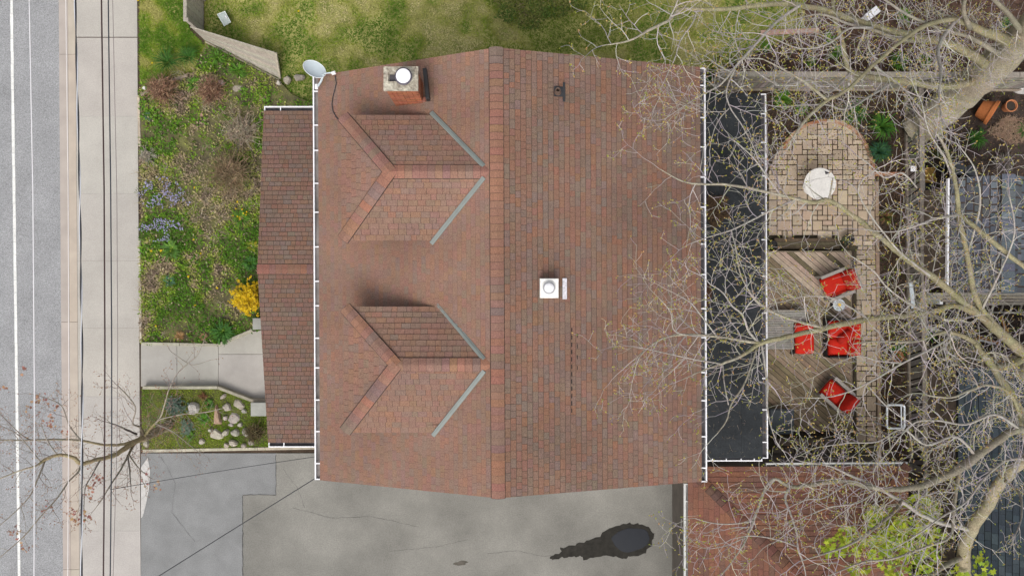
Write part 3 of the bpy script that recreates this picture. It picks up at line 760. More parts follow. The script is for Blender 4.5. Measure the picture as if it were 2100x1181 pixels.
for nm, pl_, n_, sd in (('leaf_litter', [(1450, -300), (2500, -300), (2500, 140), (1450, 155), (1450, 120), (1640, 70)], 26000, 31), ('leaf_litter', [(1440, 188), (1855, 188), (1855, 380), (1440, 380)], 9000, 32),
                        ('leaf_litter', [(1805, 350), (1855, 350), (1855, 950), (1805, 950)], 5000, 33), ('leaf_litter', [(1895, 190), (2400, 190), (2400, 1400), (1880, 1400)], 22000, 34)):
    o = blades(nm, pl_, n_, 0, litter_col, (.03, .09), (.02, .045), (.8, 1.55), sd, hgt=.02, quad=True); o['kind'] = 'stuff'
    o['label'] = 'brown leaf litter and mulch on the ' + {31: 'north-east bed', 32: 'bed round the patio', 33: 'strip along the fence', 34: "neighbour's yard"}[sd]
# green ivy-like growth in the shaded top-centre bush
o = blades('ivy_patch', blob(1090, 12, 85, 44, 30, .2, 4), 2000, 0.0, lambda x, y, r: tuple(q * (.6 + .8 * r[1]) for q in ramp(.5 + .5 * nz(x, y, 2, 40) + (r[0] - .5) * .5, [(.07, .14, .02), (.11, .18, .03), (.2, .21, .05), (.2, .155, .09)])), (.04, .10), (.03, .06), (.7, 1.5), 41, hgt=.12, quad=True)
tag(o, 'dark creeping ivy patch spreading over the mossy lawn', 'ivy', kind='stuff')

# leafy weeds and dry stems through the front bed
wd_ = MB(); r = random.Random(19)
P_, _r = scatter_px(BEDN, 330, 55)
for (px, py) in P_:
    c = W(px, py, ZB + .02); kind_ = nz(c.x, c.y, .8, 5) + .5 * nz(c.x, c.y, 2.2, 12) + r.uniform(-.2, .2)
    if kind_ < .12:
        R = r.uniform(.05, .15); base = r.choice([(.12, .26, .02), (.16, .31, .03), (.09, .2, .02), (.19, .3, .03)])
        for k in range(r.randint(8, 16)):
            a = r.uniform(0, 6.3); d = Vector((math.cos(a), math.sin(a), 0)); s = Vector((-d.y, d.x, 0)); L = R * r.uniform(.5, 1.1); w2 = L * r.uniform(.16, .3); o2 = d * R * r.uniform(0, .5); h = Vector((0, 0, r.uniform(.02, .10)))
            wd_.poly([c + o2, c + o2 + d * L * .55 + s * w2 + h, c + o2 + d * L + h * .6, c + o2 + d * L * .55 - s * w2 + h], jit(base, .3, r))
    else:
        for k in range(r.randint(5, 12)):
            a = r.uniform(0, 6.3); d = Vector((math.cos(a), math.sin(a), r.uniform(-.1, .25))); L = r.uniform(.1, .34); s = Vector((-d.y, d.x, 0)) * .006; o2 = Vector((r.uniform(-.15, .15), r.uniform(-.15, .15), .03))
            wd_.poly([c + o2 - s, c + o2 + s, c + o2 + d * L + s * .5, c + o2 + d * L - s * .5], jit(r.choice([(.42, .34, .23), (.34, .27, .18), (.5, .43, .32)]), .2, r))
o = wd_.build('weeds', m_leaf); o['kind'] = 'stuff'; o['label'] = 'leafy green weeds and dry straw stems through the front bed'

# ------------------------------------------------------------------ single plants
def clump(name, px, py, rpx, n, cols, label, cat='plant', group=None, z=ZB, seed=1, wd=.03, arch=1.0, up=.35, flower=None):
    """rosette of arching strap leaves"""
    r = random.Random(seed * 13 + int(px)); mb = MB(); c = W(px, py, z); R = rpx * (CAM_H - z) / FPX
    for i in range(n):
        a = r.uniform(0, 2 * PI); L = R * r.uniform(.55, 1.05); w = wd * r.uniform(.6, 1.1); col = jit(r.choice(cols), .25, r)
        d = Vector((math.cos(a), math.sin(a), 0)); s = Vector((-d.y, d.x, 0)); tw = r.uniform(-.25, .25)
        p0 = c + d * r.uniform(0, R * .15) + s * r.uniform(-.03, .03); pts = []
        for k in range(5):
            t = k / 4
            p = p0 + d * (L * t) + s * (tw * L * t * t) + Vector((0, 0, R * up * (math.sin(t * PI * .8 * arch)) * r.uniform(.9, 1.1) + .01))
            ww = w * (1 - .92 * t ** 2) * (.6 + .8 * min(1, t * 2)) * .5
            pts.append((p - s * ww, p + s * ww))
        for k in range(4): mb.poly([pts[k][0], pts[k][1], pts[k + 1][1], pts[k + 1][0]], col)
    o = mb.build(name, m_leaf)
    if flower:
        fm = MB()
        for i in range(flower[1]):
            a = r.uniform(0, 2 * PI); q = c + Vector((math.cos(a), math.sin(a), 0)) * R * r.uniform(0, .8) + Vector((0, 0, R * up + .05)); petal(fm, q, .035, flower[0], r)
        fo = fm.build('flower', m_leaf, o)
    return tag(o, label, cat, group)
def petal(mb, p, s, col, r, n=5):
    a0 = r.uniform(0, 6.3); tilt = Vector((r.uniform(-.4, .4), r.uniform(-.4, .4), 1)).normalized(); u = tilt.orthogonal().normalized(); v = tilt.cross(u)
    for k in range(n):
        a = a0 + 2 * PI * k / n
        d = u * math.cos(a) + v * math.sin(a); e = -u * math.sin(a) + v * math.cos(a)
        mb.poly([p, p + d * s * .6 + e * s * .35, p + d * s, p + d * s * .6 - e * s * .35], jit(col, .15, r))
GRN = [(.10, .24, .02), (.14, .30, .03), (.08, .19, .02)]
DGR = [(.04, .13, .018), (.06, .17, .022), (.075, .2, .03)]
clump('daylily', 448, 118, 22, 46, GRN, 'bright green strap-leaved clump against the foot of the leaning fence panel', seed=1)
clump('daylily', 490, 146, 24, 50, GRN, 'strap-leaved green clump below the wide end of the leaning fence panel', seed=2)
clump('daylily', 400, 174, 20, 44, GRN, 'green strap-leaved clump between the two brown dormant shrubs', seed=3)
clump('daylily', 354, 511, 25, 34, [(.12, .25, .03), (.09, .2, .03)], 'broad-leaved green rosette below the lilac flowers', seed=4, wd=.075)
clump('daffodil', 496, 447, 24, 60, GRN, 'green daffodil clump with yellow blooms beside the porch roof', seed=5, flower=((.75, .5, .01), 9))
clump('daffodil', 345, 128, 34, 130, DGR, 'dark green feathery clump on the verge near the leaning fence', seed=6, wd=.014)
clump('daffodil', 388, 118, 28, 110, DGR, 'second dark green feathery clump closer to the leaning fence', seed=7, wd=.014)
clump('sage', 350, 576, 14, 60, [(.07, .17, .085), (.09, .2, .1)], 'small blue-green mound in the middle of the front bed', seed=8, wd=.04)
clump('sage', 306, 240, 11, 30, [(.11, .19, .12)], 'tiny grey-green tuft beside the pavement edging', seed=9, wd=.03)
clump('dry_grass', 369, 688, 12, 60, [(.42, .24, .09), (.5, .3, .14)], 'dry orange grass tuft by the bed corner above the path', seed=10, wd=.02)
clump('dry_grass', 418, 690, 10, 45, [(.42, .26, .12), (.36, .22, .1)], 'smaller dry tan grass tuft above the path', seed=11, wd=.02)
clump('broadleaf_weed', 485, 283, 9, 16, GRN, 'single fresh green weed in the dry twigs', seed=12, wd=.06)
clump('broadleaf_weed', 460, 680, 26, 90, DGR, 'dark green leafy mound at the path bend', seed=13, wd=.05)
clump('broadleaf_weed', 515, 540, 18, 60, DGR, 'dark green leaves beneath the porch eave above the yellow shrub', seed=14, wd=.05)
clump('broadleaf_weed', 520, 505, 14, 40, [(.16, .22, .02), (.3, .3, .02)], 'yellow-green foliage peeping from under the porch roof', seed=15, wd=.05)
# phlox carpets
def phlox(px, py, rx, ry, n, label, seed):
    r = random.Random(seed); mb = MB(); lf = MB()
    for i in range(n):
        a, q = r.uniform(0, 6.3), math.sqrt(r.random()); p = W(px + rx * q * math.cos(a), py + ry * q * math.sin(a), ZB + r.uniform(.06, .14))
        if nz(p.x, p.y, 3.2, seed) > .02: petal(mb, p, r.uniform(.016, .03), r.choice([(.40, .37, .6), (.5, .47, .68), (.34, .32, .52)]), r)
    for i in range(n):
        a, q = r.uniform(0, 6.3), math.sqrt(r.random()); p = W(px + rx * q * math.cos(a), py + ry * q * math.sin(a), ZB + r.uniform(.02, .08))
        an = r.uniform(0, 6.3); d = Vector((math.cos(an), math.sin(an), r.uniform(0, .8))) * .07; s = Vector((-d.y, d.x, 0)) * .12
        lf.poly([p - s, p + s, p + d], jit((.10, .15, .025), .3, r))
    o = lf.build('phlox', m_leaf); mb.build('flower', m_leaf, o); tag(o, label, 'flowers')
phlox(325, 395, 48, 34, 520, 'lilac phlox cushion at the pavement edge, the higher of two', 3)
phlox(330, 472, 46, 24, 420, 'lilac phlox cushion just above the broad green rosette', 4)
phlox(372, 412, 24, 22, 110, 'sparse lilac flowers inside the bed beside the larger cushion', 5)
# small yellow blooms
r = random.Random(77)
for k, (px, py, sz) in enumerate(((312, 130, .05), (310, 515, .06), (330, 514, .06), (386, 567, .055), (445, 590, .06), (480, 360, .06), (333, 366, .05), (398, 385, .04), (320, 668, .05), (400, 626, .05), (411, 520, .04), (388, 531, .03), (487, 414, .05), (283, 1, .05), (397, 492, .04), (612, 23, .06))):
    mb = MB(); 
    for j in range(4): petal(mb, W(px + r.uniform(-1.2, 1.2), py + r.uniform(-1.2, 1.2), ZB + r.uniform(.05, .1)), sz * .55, (.8, .58, .015), r)
    st_ = MB(); st_.tube([W(px, py, 0), W(px, py, ZB + .06)], .004, 4, (.1, .2, .03)); 
    o = mb.build('dandelion', m_leaf); st_.build('stem', m_leaf, o)
    tag(o, 'small yellow bloom standing out of the weeds', 'flower', 'yellow blooms scattered in the weeds')
# brown dormant shrubs
def twiggy(name, px, py, rpx, n, cols, label, seed, z=ZB, hgt=.9, cat='shrub', group=None, thick=.010, tips=None, tn=0):
    r = random.Random(seed); mb = MB(); c = W(px, py, z); R = rpx * (CAM_H - z) / FPX; tm = MB()
    for i in range(n):
        a = r.uniform(0, 2 * PI); e = r.uniform(.15, 1.0); L = R * r.uniform(.7, 1.08); col = jit(r.choice(cols), .3, r)
        d = Vector((math.cos(a) * e, math.sin(a) * e, 0)); p = c + d * R * .15; pts = [p]
        H_ = hgt * R * math.sqrt(max(.05, 1.1 - e * e)) ; b1 = Vector((r.uniform(-1, 1), r.uniform(-1, 1), 0)) * R * .14
        for k in range(1, 4):
            t = k / 3; pts.append(c + d * R * (.15 + .85 * t) * (L / R) + b1 * t * t + Vector((0, 0, H_ * math.sin(t * 1.75))))
        mb.tube(pts, [thick, thick * .8, thick * .65, thick * .35], 3, col, caps=False)
        for q in range(2):
            k = r.randint(1, 3); s = pts[k]; dd = Vector((r.uniform(-1, 1), r.uniform(-1, 1), r.uniform(-.2, .7))) * R * .28
            mb.tube([s, s + dd * .6 + b1 * .1, s + dd], [thick * .55, thick * .45, thick * .2], 3, col, caps=False)
            if tips:
                for _ in range(tn): petal(tm, s + dd * r.uniform(.1, 1.05) + Vector((r.uniform(-.03, .03), r.uniform(-.03, .03), 0)), r.uniform(.022, .04), r.choice(tips), r, 4)
    o = mb.build(name, m_twig)
    if tips: tm.build('blossom', m_leaf, o)
    return tag(o, label, cat, group)
BRN = [(.26, .145, .09), (.34, .2, .125), (.19, .105, .07), (.4, .26, .17)]
twiggy('dormant_shrub', 343, 190, 40, 420, BRN, 'round brown leafless shrub nearest the pavement', 1)
twiggy('dormant_shrub', 441, 192, 36, 340, BRN, 'round brown leafless shrub with a pink block beside it', 2)
twiggy('dormant_shrub', 500, 275, 48, 260, [(.36, .3, .22), (.44, .37, .27), (.27, .22, .15)], 'pale dry straggling shrub near the porch gutter', 3, hgt=.5)
twiggy('dormant_shrub', 480, 358, 58, 480, [(.27, .2, .115), (.34, .25, .15), (.2, .15, .085)], 'wide olive-brown leafless shrub beside the porch roof', 4, hgt=.6)
twiggy('dormant_shrub', 305, 320, 26, 130, [(.34, .31, .25), (.4, .36, .28)], 'grey dry stems spilling over the pavement edging', 5, hgt=.4)
twiggy('dormant_shrub', 528, 885, 30, 220, [(.12, .095, .05), (.16, .125, .06)], 'olive-brown leafless shrub under the porch corner', 6, hgt=.7)
twiggy('dormant_shrub', 418, 812, 12, 80, [(.2, .1, .05), (.25, .13, .06)], 'small rusty dry tuft beside the round stone', 7, hgt=.5)
twiggy('forsythia', 518, 612, 38, 170, [(.15, .1, .05)], 'bright yellow flowering shrub beside the porch eave', 8, hgt=1.0, tips=[(.86, .58, .008), (.9, .66, .02), (.72, .45, .005)], tn=9, z=ZB)
twiggy('blue_juniper', 362, 833, 25, 130, [(.09, .13, .095)], 'blue-green juniper spreading in the rock garden', 9, hgt=.4, tips=[(.15, .23, .17), (.19, .27, .2), (.11, .18, .13)], tn=3)
twiggy('blue_juniper', 384, 875, 17, 80, [(.09, .13, .095)], 'smaller blue-green juniper near the tree foot', 10, hgt=.4, tips=[(.15, .22, .15), (.18, .25, .18)], tn=3)
clump('green_mound', 420, 858, 15, 60, [(.08, .2, .015), (.1, .24, .02)], 'bright green mound beside the pointed stone', seed=21, wd=.04)
clump('green_mound', 430, 828, 13, 50, [(.08, .19, .02), (.06, .15, .02)], 'green mound above the pointed stone', seed=22, wd=.04)
clump('green_mound', 392, 893, 11, 40, [(.09, .2, .015)], 'green mound at the lower edge of the rock garden', seed=23, wd=.04)

# stones
m_stone = mat('stone', (1, 1, 1), .9, .3, 5, .5, 25, attr=True, fine=.2, fscale=40)
def rock(px, py, rx, ry, col, label, seed, z=ZB, h=.14, rot=0, group=None, pts=None, cat='stone', name='stone'):
    r = random.Random(seed); d = CAM_H - z; mb = MB()
    if pts is None: pts = blob(px, py, rx, ry, 9, .10, seed, rot)
    lo = PW(pts, z - .03); c = W(px, py, z)
    m1 = [c + (p - c) * .98 + Vector((0, 0, h * .55 * r.uniform(.8, 1.1))) for p in lo]; m2 = [c + (p - c) * .72 + Vector((0, 0, h * r.uniform(.85, 1.15))) for p in lo]
    n = len(lo)
    if area2([(p.x, p.y) for p in lo]) < 0: lo.reverse(); m1.reverse(); m2.reverse()
    for a, b_ in ((lo, m1), (m1, m2)):
        for i in range(n): mb.poly([a[i], a[(i + 1) % n], b_[(i + 1) % n], b_[i]], jit(col, .05, r))
    top = sum(m2, Vector()) / n + Vector((0, 0, h * .06))
    for i in range(n): mb.poly([m2[i], m2[(i + 1) % n], top], jit(col, .04, r))
    return tag(mb.build(name, m_stone), label, cat, group)
PS = (.40, .365, .31)
GS = 'pale stones set in the rock garden moss'
rocks = [(400, 836, 12, 13), (467, 834, 9, 9), (491, 829, 13, 9), (481, 857, 13, 12), (464, 856, 5, 5), (502, 842, 5, 6), (446, 890, 11, 15), (484, 886, 8, 9), (507, 886, 8, 11), (480, 907, 9, 7),
         (416, 904, 7, 6), (465, 886, 6, 8), (466, 912, 6, 5), (434, 881, 5, 4), (516, 906, 7, 6), (460, 812, 8, 4), (494, 870, 6, 5), (502, 912, 5, 5), (475, 870, 6, 4)]
for i, (x, y, a, b_) in enumerate(rocks):
    if i == 0: rock(x, y, a, b_, (.46, .43, .39), 'round grey boulder between juniper and rusty tuft', 100, h=.22)
    else: rock(x, y, a, b_, jit(PS, .12), 'pale angular stone in the mossy rock garden by the porch', 100 + i, group=GS, rot=RNG.uniform(0, 3), h=RNG.uniform(.08, .18))
rock(448, 852, 9, 20, (.40, .27, .19), 'pointed reddish stone standing like a triangle in the moss', 140, pts=[(444, 830), (447, 828), (452, 845), (457, 866), (455, 869), (441, 868), (440, 862), (443, 845)], h=.16)
rock(303, 908, 6, 8, (.4, .36, .3), 'tan stone at the tree foot by the driveway kerb', 141)
rock(298, 182, 4.5, 4.5, (.75, .74, .72), 'small white stone on the pavement edge of the bed', 142, h=.1)
rock(456, 172, 7, 7, (.46, .36, .32), 'pinkish square block beside a brown shrub', 143, pts=[(449, 166), (462, 166), (463, 178), (450, 178)], h=.15)
rock(590, 166, 8, 8, (.42, .37, .3), 'tan stone below the house corner, beside the leaning fence', 144)
rock(573, 172, 5, 5, (.5, .46, .4), 'small pale stone by the foot of the leaning fence', 145)
rock(614, 160, 12, 7, (.33, .29, .24), 'flat mossy stone near the satellite dish', 146, h=.08)
rock(415, 236, 5, 4, (.5, .3, .22), 'small orange stone in the middle of the bed', 147, h=.06)
rock(338, 344, 8, 14, (.30, .25, .2), 'flat grey-brown stone among dry stems', 148, h=.05)
rock(488, 182, 12, 8, (.36, .31, .25), 'flat tan stone beside the brown shrubs', 149, h=.05)

rock(2094, 186, 15, 9, (.52, .5, .48), 'pale rounded boulder below the board fence near the terracotta pots', 150, z=0.0, h=.2)

# ------------------------------------------------------------------ low walls, kerbs, piers
def edging(name, pts, wpx, z1, m, label, col=(1, 1, 1), cat='edging', seg=None, z0=-.05, group=None, part='block'):
    root = thing(name, W(*pts[0], 0), label, cat, group)
    for i in range(len(pts) - 1):
        a, c = W(*pts[i], z1), W(*pts[i + 1], z1); L = (c - a).length; n = max(1, int(round(L / seg))) if seg else 1
        for k in range(n):
            p, q = a + (c - a) * (k / n), a + (c - a) * ((k + 1) / n); dd = (q - p).normalized() * .004
            mb = MB(); up = Vector((0, 0, 1)); h = (z1 - z0)
            off = Vector((0, 0, -h / 2 + RNG.uniform(-.006, .006)))
            mb.bar(p + dd + off, q - dd + off, wpx * (CAM_H - z1) / FPX, h, jit(col, .08), bev=.008); mb.build(part, m, root)
    return root
edging('garden_edging', [(283.5, 196), (285.5, 290), (286, 300)], 5, .13, m_conc, 'weathered timber edging between pavement and bed near the brown shrub', (1.15, 1.05, .92), seg=.9)
edging('garden_edging', [(285.5, 490), (287.5, 600), (288.2, 702)], 4.5, .13, m_conc, 'concrete edging between pavement and bed running down to the path', (1.15, 1.1, 1.0), seg=1.6)
edging('garden_wall', [(289, 704.5), (446, 707.5), (517, 677)], 6, .2, m_conc, 'low concrete wall along the upper side of the front path', (1.0, .97, .88), seg=1.6)
edging('garden_wall', [(292, 795), (446, 794.5), (515, 821), (548, 822)], 6, .22, m_conc, 'low concrete wall along the lower side of the front path', (.92, .88, .78), seg=1.6)
edging('driveway_kerb', [(292, 924.5), (646, 918)], 6, .14, m_conc, 'straight concrete kerb between rock garden and driveway', (1.12, 1.05, .95), seg=2.2)
for nm, pts, lab in (('concrete_pier', [(514, 825), (546, 825), (547, 853), (514, 853)], 'grey concrete pier beside the rock garden at the porch'), ('concrete_pier', [(518, 652), (545, 652), (545, 675), (518, 676)], 'grey concrete pier below the yellow shrub')):
    mb = MB(); P = ccw([(p.x, p.y) for p in PW(pts, .4)]); cxx = sum(p[0] for p in P) / 4; cyy = sum(p[1] for p in P) / 4
    sh = lambda k, z: [(cxx + (x - cxx) * k, cyy + (y - cyy) * k, z) for x, y in P]
    mb.prism(sh(.94, -.02), sh(.94, .34)); mb.prism(sh(1, .341), sh(1, .39)); mb.prism(sh(1, .39), sh(.95, .41))
    tag(mb.build(nm, mat('pier_concrete', (.30, .30, .27), .9, .15, 3, .3)), lab, 'pier')
m_log = mat('old_log', (.25, .2, .15), .95, .3, 8, .5, attr=True)
for nm, a, c, wd_, lab in (('timber_offcut', (352, 166), (384, 155), .09, 'short grey timber lying above the brown shrubs'), ('timber_offcut', (289, 195), (306, 187), .1, 'short tan timber at the pavement corner of the bed')):
    mb = MB(); mb.bar(W(*a, ZB + .05), W(*c, ZB + .05), wd_, .08, bev=.012); tag(mb.build(nm, m_log), lab, 'timber')
# clear plastic storage tub tipped over on the lawn
tub = thing('plastic_tub', W(459, 40, 0), 'clear grey plastic tub lying tipped over on the grass behind the fence', 'tub')
m_tub = mat('clear_plastic', (.42, .47, .45), .25, .15, 4, .05, spec=.5)
q = MB(); P0 = PW([(446, 30), (461, 24), (473, 46), (460, 54)], .26); P1 = PW([(450, 33), (461, 29), (469, 45), (460, 50)], .02)
q.prism(list(P1)[::-1], list(P0)[::-1], cap=True); q.build('tub_body', m_tub, tub)
q = MB(); q.tube(P0 + [P0[0]], .016, 6); q.build('tub_rim', mat('tub_rim', (.62, .66, .64), .4, .1, 5, 0), tub)
q = MB(); q.box(W(464, 36, .29), (.05, .09, .05), rz=.4, bev=.01); q.build('latch', m_metalw, tub)

# ------------------------------------------------------------------ front fence and its leaning panel
m_wood = mat('grey_wood', (1, 1, 1), .9, .28, 9, .5, 40, attr=True, fine=.2, fscale=60)
WG = (.40, .36, .29)
fen = thing('board_fence', W(405, 20, 0), 'weathered grey board fence running up from the leaning panel', 'fence')
n = 16
ZT = 1.15
for i in range(n):      # upright boards of the fence that runs away from the street
    y = 68 - i * 12.2
    a, c = W(417, y, 0), W(417, y - 11.4, 0)
    mb = MB(); mb.bar((a.x, a.y, ZT / 2), (c.x, c.y, ZT / 2), .02, ZT, jit(WG, .15), bev=.004); mb.build('board', m_wood, fen)
a, c = W(417, 72, 0), W(417, -130, 0)
mb = MB(); mb.bar((a.x - .05, a.y, ZT - .02), (c.x - .05, c.y, ZT - .02), .09, .05, (.40, .36, .30), bev=.006); mb.build('top_rail', m_wood, fen)
mb = MB(); mb.bar((a.x - .035, a.y, .35), (c.x - .035, c.y, .35), .05, .09, WG); mb.build('bottom_rail', m_wood, fen)
for y in (70, 0, -70, -130):
    p = W(419, y, 0); mb = MB(); mb.box((p.x + .0, p.y, ZT / 2 + .03), (.1, .1, ZT + .06), jit(WG, .1), bev=.01); mb.build('post', m_wood, fen)
pan = thing('leaning_fence_panel', W(500, 130, 0), 'grey wooden fence panel leaning over towards the lawn', 'fence panel')
B0, B1 = W(421, 84, .0), W(573, 162, .0); T0, T1 = W(391, 56, 1.1), W(564, 109, .62)
nb = 9
for i in range(nb):
    t0, t1 = (i + .03) / nb, (i + .97) / nb
    q = [B0.lerp(T0, t0), B1.lerp(T1, t0), B1.lerp(T1, t1), B0.lerp(T0, t1)]
    nrm = (q[1] - q[0]).cross(q[3] - q[0]).normalized() * (.02 + RNG.uniform(0, .006)); nrm = nrm if nrm.z > 0 else -nrm
    mb = MB(); m_ = 4; vs = []
    mb.prism([p - nrm for p in q], [p for p in q], jit((.36, .325, .265), .10)); mb.build('board', m_wood, pan)
mb = MB(); mb.bar(B1 + Vector((.03, 0, .02)), T1 + Vector((.03, 0, .02)), .07, .07, (.42, .37, .29), bev=.008); mb.build('end_post', m_wood, pan)
mb = MB(); mb.bar(B0 + Vector((.02, -.05, .02)), B1 + Vector((0, -.05, .02)), .05, .05, (.40, .35, .26), bev=.006); mb.build('bottom_rail', m_wood, pan)
mb = MB(); mb.bar(T0 + Vector((0, 0, .02)), T1 + Vector((0, 0, .02)), .035, .03, (.40, .36, .3), bev=.006); mb.build('top_rail', m_wood, pan)

# ------------------------------------------------------------------ overhead wires
m_wire = mat('wire', (1, 1, 1), .5, .1, 2, 0, attr=True, spec=.4)
def wire(name, pts, z, rad, col, label, sag=0.0, strands=None, group=None):
    P = []
    n = 90
    xs = [p[0] for p in pts]; ys = [p[1] for p in pts]
    for i in range(n + 1):
        y = -900 + (1181 + 1800) * i / n
        x = float(np.interp(y, ys, xs))
        if y < ys[0]: x = xs[0] + (y - ys[0]) * (xs[1] - xs[0]) / (ys[1] - ys[0])
        if y > ys[-1]: x = xs[-1] + (y - ys[-1]) * (xs[-1] - xs[-2]) / (ys[-1] - ys[-2])
        P.append(W(x, y, z))
    mb = MB(); mb.tube(P, rad, 6, col)
    o = tag(mb.build(name, m_wire), label, 'wire', group)
    if strands:
        for ph, c in strands:
            Q = []
            for i in range(700):
                t = i / 699 * n; k = min(int(t), n - 1); p = P[k].lerp(P[k + 1], t - k); a = i * .115 + ph
                Q.append(p + Vector((math.cos(a) * rad * 1.3, 0, math.sin(a) * rad * 1.3)))
            s = MB(); s.tube(Q, rad * .85, 5, c); s.build('strand', m_wire, o)
    return o
wire('power_line', [(60, 0), (67.5, 394), (70.5, 788), (70, 1181)], 8.6, .009, (.80, .78, .80), 'thin bright wire strung over the road beside the lane line')
wire('power_line', [(135, 0), (140, 394), (141.5, 788), (139, 1181)], 8.4, .008, (.74, .70, .68), 'thin bright wire strung above the kerb')
wire('power_line', [(154, 0), (163.5, 394), (168, 700), (168.5, 850), (167, 1181)], 7.4, .012, (.05, .05, .06), 'twisted black and silver cable above the inner kerb line', strands=((0, (.03, .03, .035)), (PI, (.62, .64, .68))))
wire('power_line', [(208, 0), (213.5, 394), (215, 700), (214.5, 900), (212, 1181)], 7.0, .017, (.045, .022, .022), 'thick dark cable above the pavement, nearest the kerb side')
wire('power_line', [(222, 0), (227, 394), (229, 700), (229, 900), (226, 1181)], 7.2, .014, (.022, .028, .04), 'black cable running just beside the thick dark cable')
wire('power_line', [(231, 0), (239.5, 394), (241.5, 700), (240, 900), (232, 1181)], 7.3, .006, (.16, .13, .13), 'hair-thin wire above the pavement nearest the garden')
def drop(name, a, c, rad, label, col=(.04, .04, .045), sag=.25):
    P = []
    for i in range(25):
        t = i / 24; p = Vector(a).lerp(Vector(c), t); p.z -= sag * 4 * t * (1 - t); P.append(p)
    mb = MB(); mb.tube(P, rad, 6, col); return tag(mb.build(name, m_wire), label, 'wire')
drop('service_wire', W(228, 1003, 7.1), W(655, 935, 5.35), .007, 'thin service wire from the street cables to the house gutter', sag=.1)
drop('service_wire', W(120, 1310, 7.1), W(660, 972, 5.4), .011, 'dark service cable crossing the driveway to the house corner', sag=.1)
# ------------------------------------------------------------------ patio of square-cut slabs
m_pave = mat('paver', (1, 1, 1), .9, .16, 3, .35, 40, attr=True, fine=.14, fscale=50)
def ashlar(x0, y0, nx, ny, U, seed):
    """fill an nx x ny grid with rectangles of mixed sizes; returns pixel rectangles"""
    r = random.Random(seed); g = [[0] * nx for _ in range(ny)]; out = []
    for j in range(ny):
        for i in range(nx):
            if g[j][i]: continue
            opts = [(3, 2), (2, 2), (2, 2), (2, 3), (2, 1), (2, 1), (1, 2), (1, 1), (1, 1), (1, 1), (2, 1)]; r.shuffle(opts)
            for w_, h_ in opts + [(1, 1)]:
                if i + w_ <= nx and j + h_ <= ny and all(not g[j + b_][i + a_] for a_ in range(w_) for b_ in range(h_)): break
            for a_ in range(w_):
                for b_ in range(h_): g[j + b_][i + a_] = 1
            out.append((x0 + i * U, y0 + j * U, x0 + (i + w_) * U, y0 + (j + h_) * U))
    return out
patio = psheet('patio', [(1575, 300), (1605, 290), (1640, 258), (1700, 246), (1750, 262), (1785, 310), (1800, 352), (1800, 515), (1575, 515)], .0, mat('joint_soil', (.06, .05, .03), .95, .4, 8, .4))
U = 10.35; ZP = .035
shape = [(1601, 512), (1577, 512), (1577, 352), (1590, 318), (1610, 290), (1640, 262), (1672, 251), (1702, 248), (1735, 256), (1762, 274), (1782, 305), (1794, 350), (1794, 512)]
shape = ccw(shape)
r = random.Random(12)
PVC = [(.50, .395, .285), (.47, .37, .27), (.53, .42, .305), (.44, .34, .25), (.48, .365, .265), (.41, .32, .235)]
def paver(q, parent, z=ZP, cols=PVC, clip=None, gap=.75):
    x0, y0, x1, y1 = q
    p = [(x0 + gap, y0 + gap), (x1 - gap, y0 + gap), (x1 - gap, y1 - gap), (x0 + gap, y1 - gap)]
    if clip: p = clip_convex(ccw(p), clip)
    if len(p) < 3 or abs(area2(p)) < 14: return
    wv = ccw([(v.x, v.y) for v in PW(p, z)]); zz = z + r.uniform(-.006, .006); cx_ = sum(v[0] for v in wv) / len(wv); cy_ = sum(v[1] for v in wv) / len(wv)
    mb = MB(); col = jit(r.choice(cols), .08, r)
    mid = [(x, y, zz - .008) for x, y in wv]; ins = []
    for x, y in wv:
        d = Vector((cx_ - x, cy_ - y)); d = d.normalized() * min(.010, d.length * .3); ins.append((x + d.x, y + d.y, zz))
    mb.prism([(x, y, -.01) for x, y in wv], mid, col, tuple(k * .6 for k in col), cap=False); mb.prism(mid, ins, col, tuple(k * .8 for k in col), cap=False)
    mb.build('paver', m_pave, parent)
for q in ashlar(1573, 245, 22, 26, U, 5):
    cxq, cyq = (q[0] + q[2]) / 2, (q[1] + q[3]) / 2
    if cyq > 487 and cxq < 1757: continue
    paver(q, patio, clip=shape)
gpath = psheet('garden_path', [(1752, 512), (1802, 512), (1806, 952), (1575, 952), (1575, 893), (1752, 893)], -.002, MATS['joint_soil'])
PVD = [tuple(k * .88 for k in c) for c in PVC]
for q in ashlar(1756, 512, 4, 38, U, 6): paver(q, gpath, z=.03, cols=PVD)
for j, yy in enumerate((898, 916, 933)):
    x = 1588 - (j % 2) * 14
    while x < 1745: 
        w_ = r.choice((22, 28, 34)); paver((max(x, 1582), yy, min(x + w_, 1754), yy + 17), gpath, z=.03, cols=[(.24, .185, .14), (.21, .165, .13), (.19, .15, .115)]); x += w_
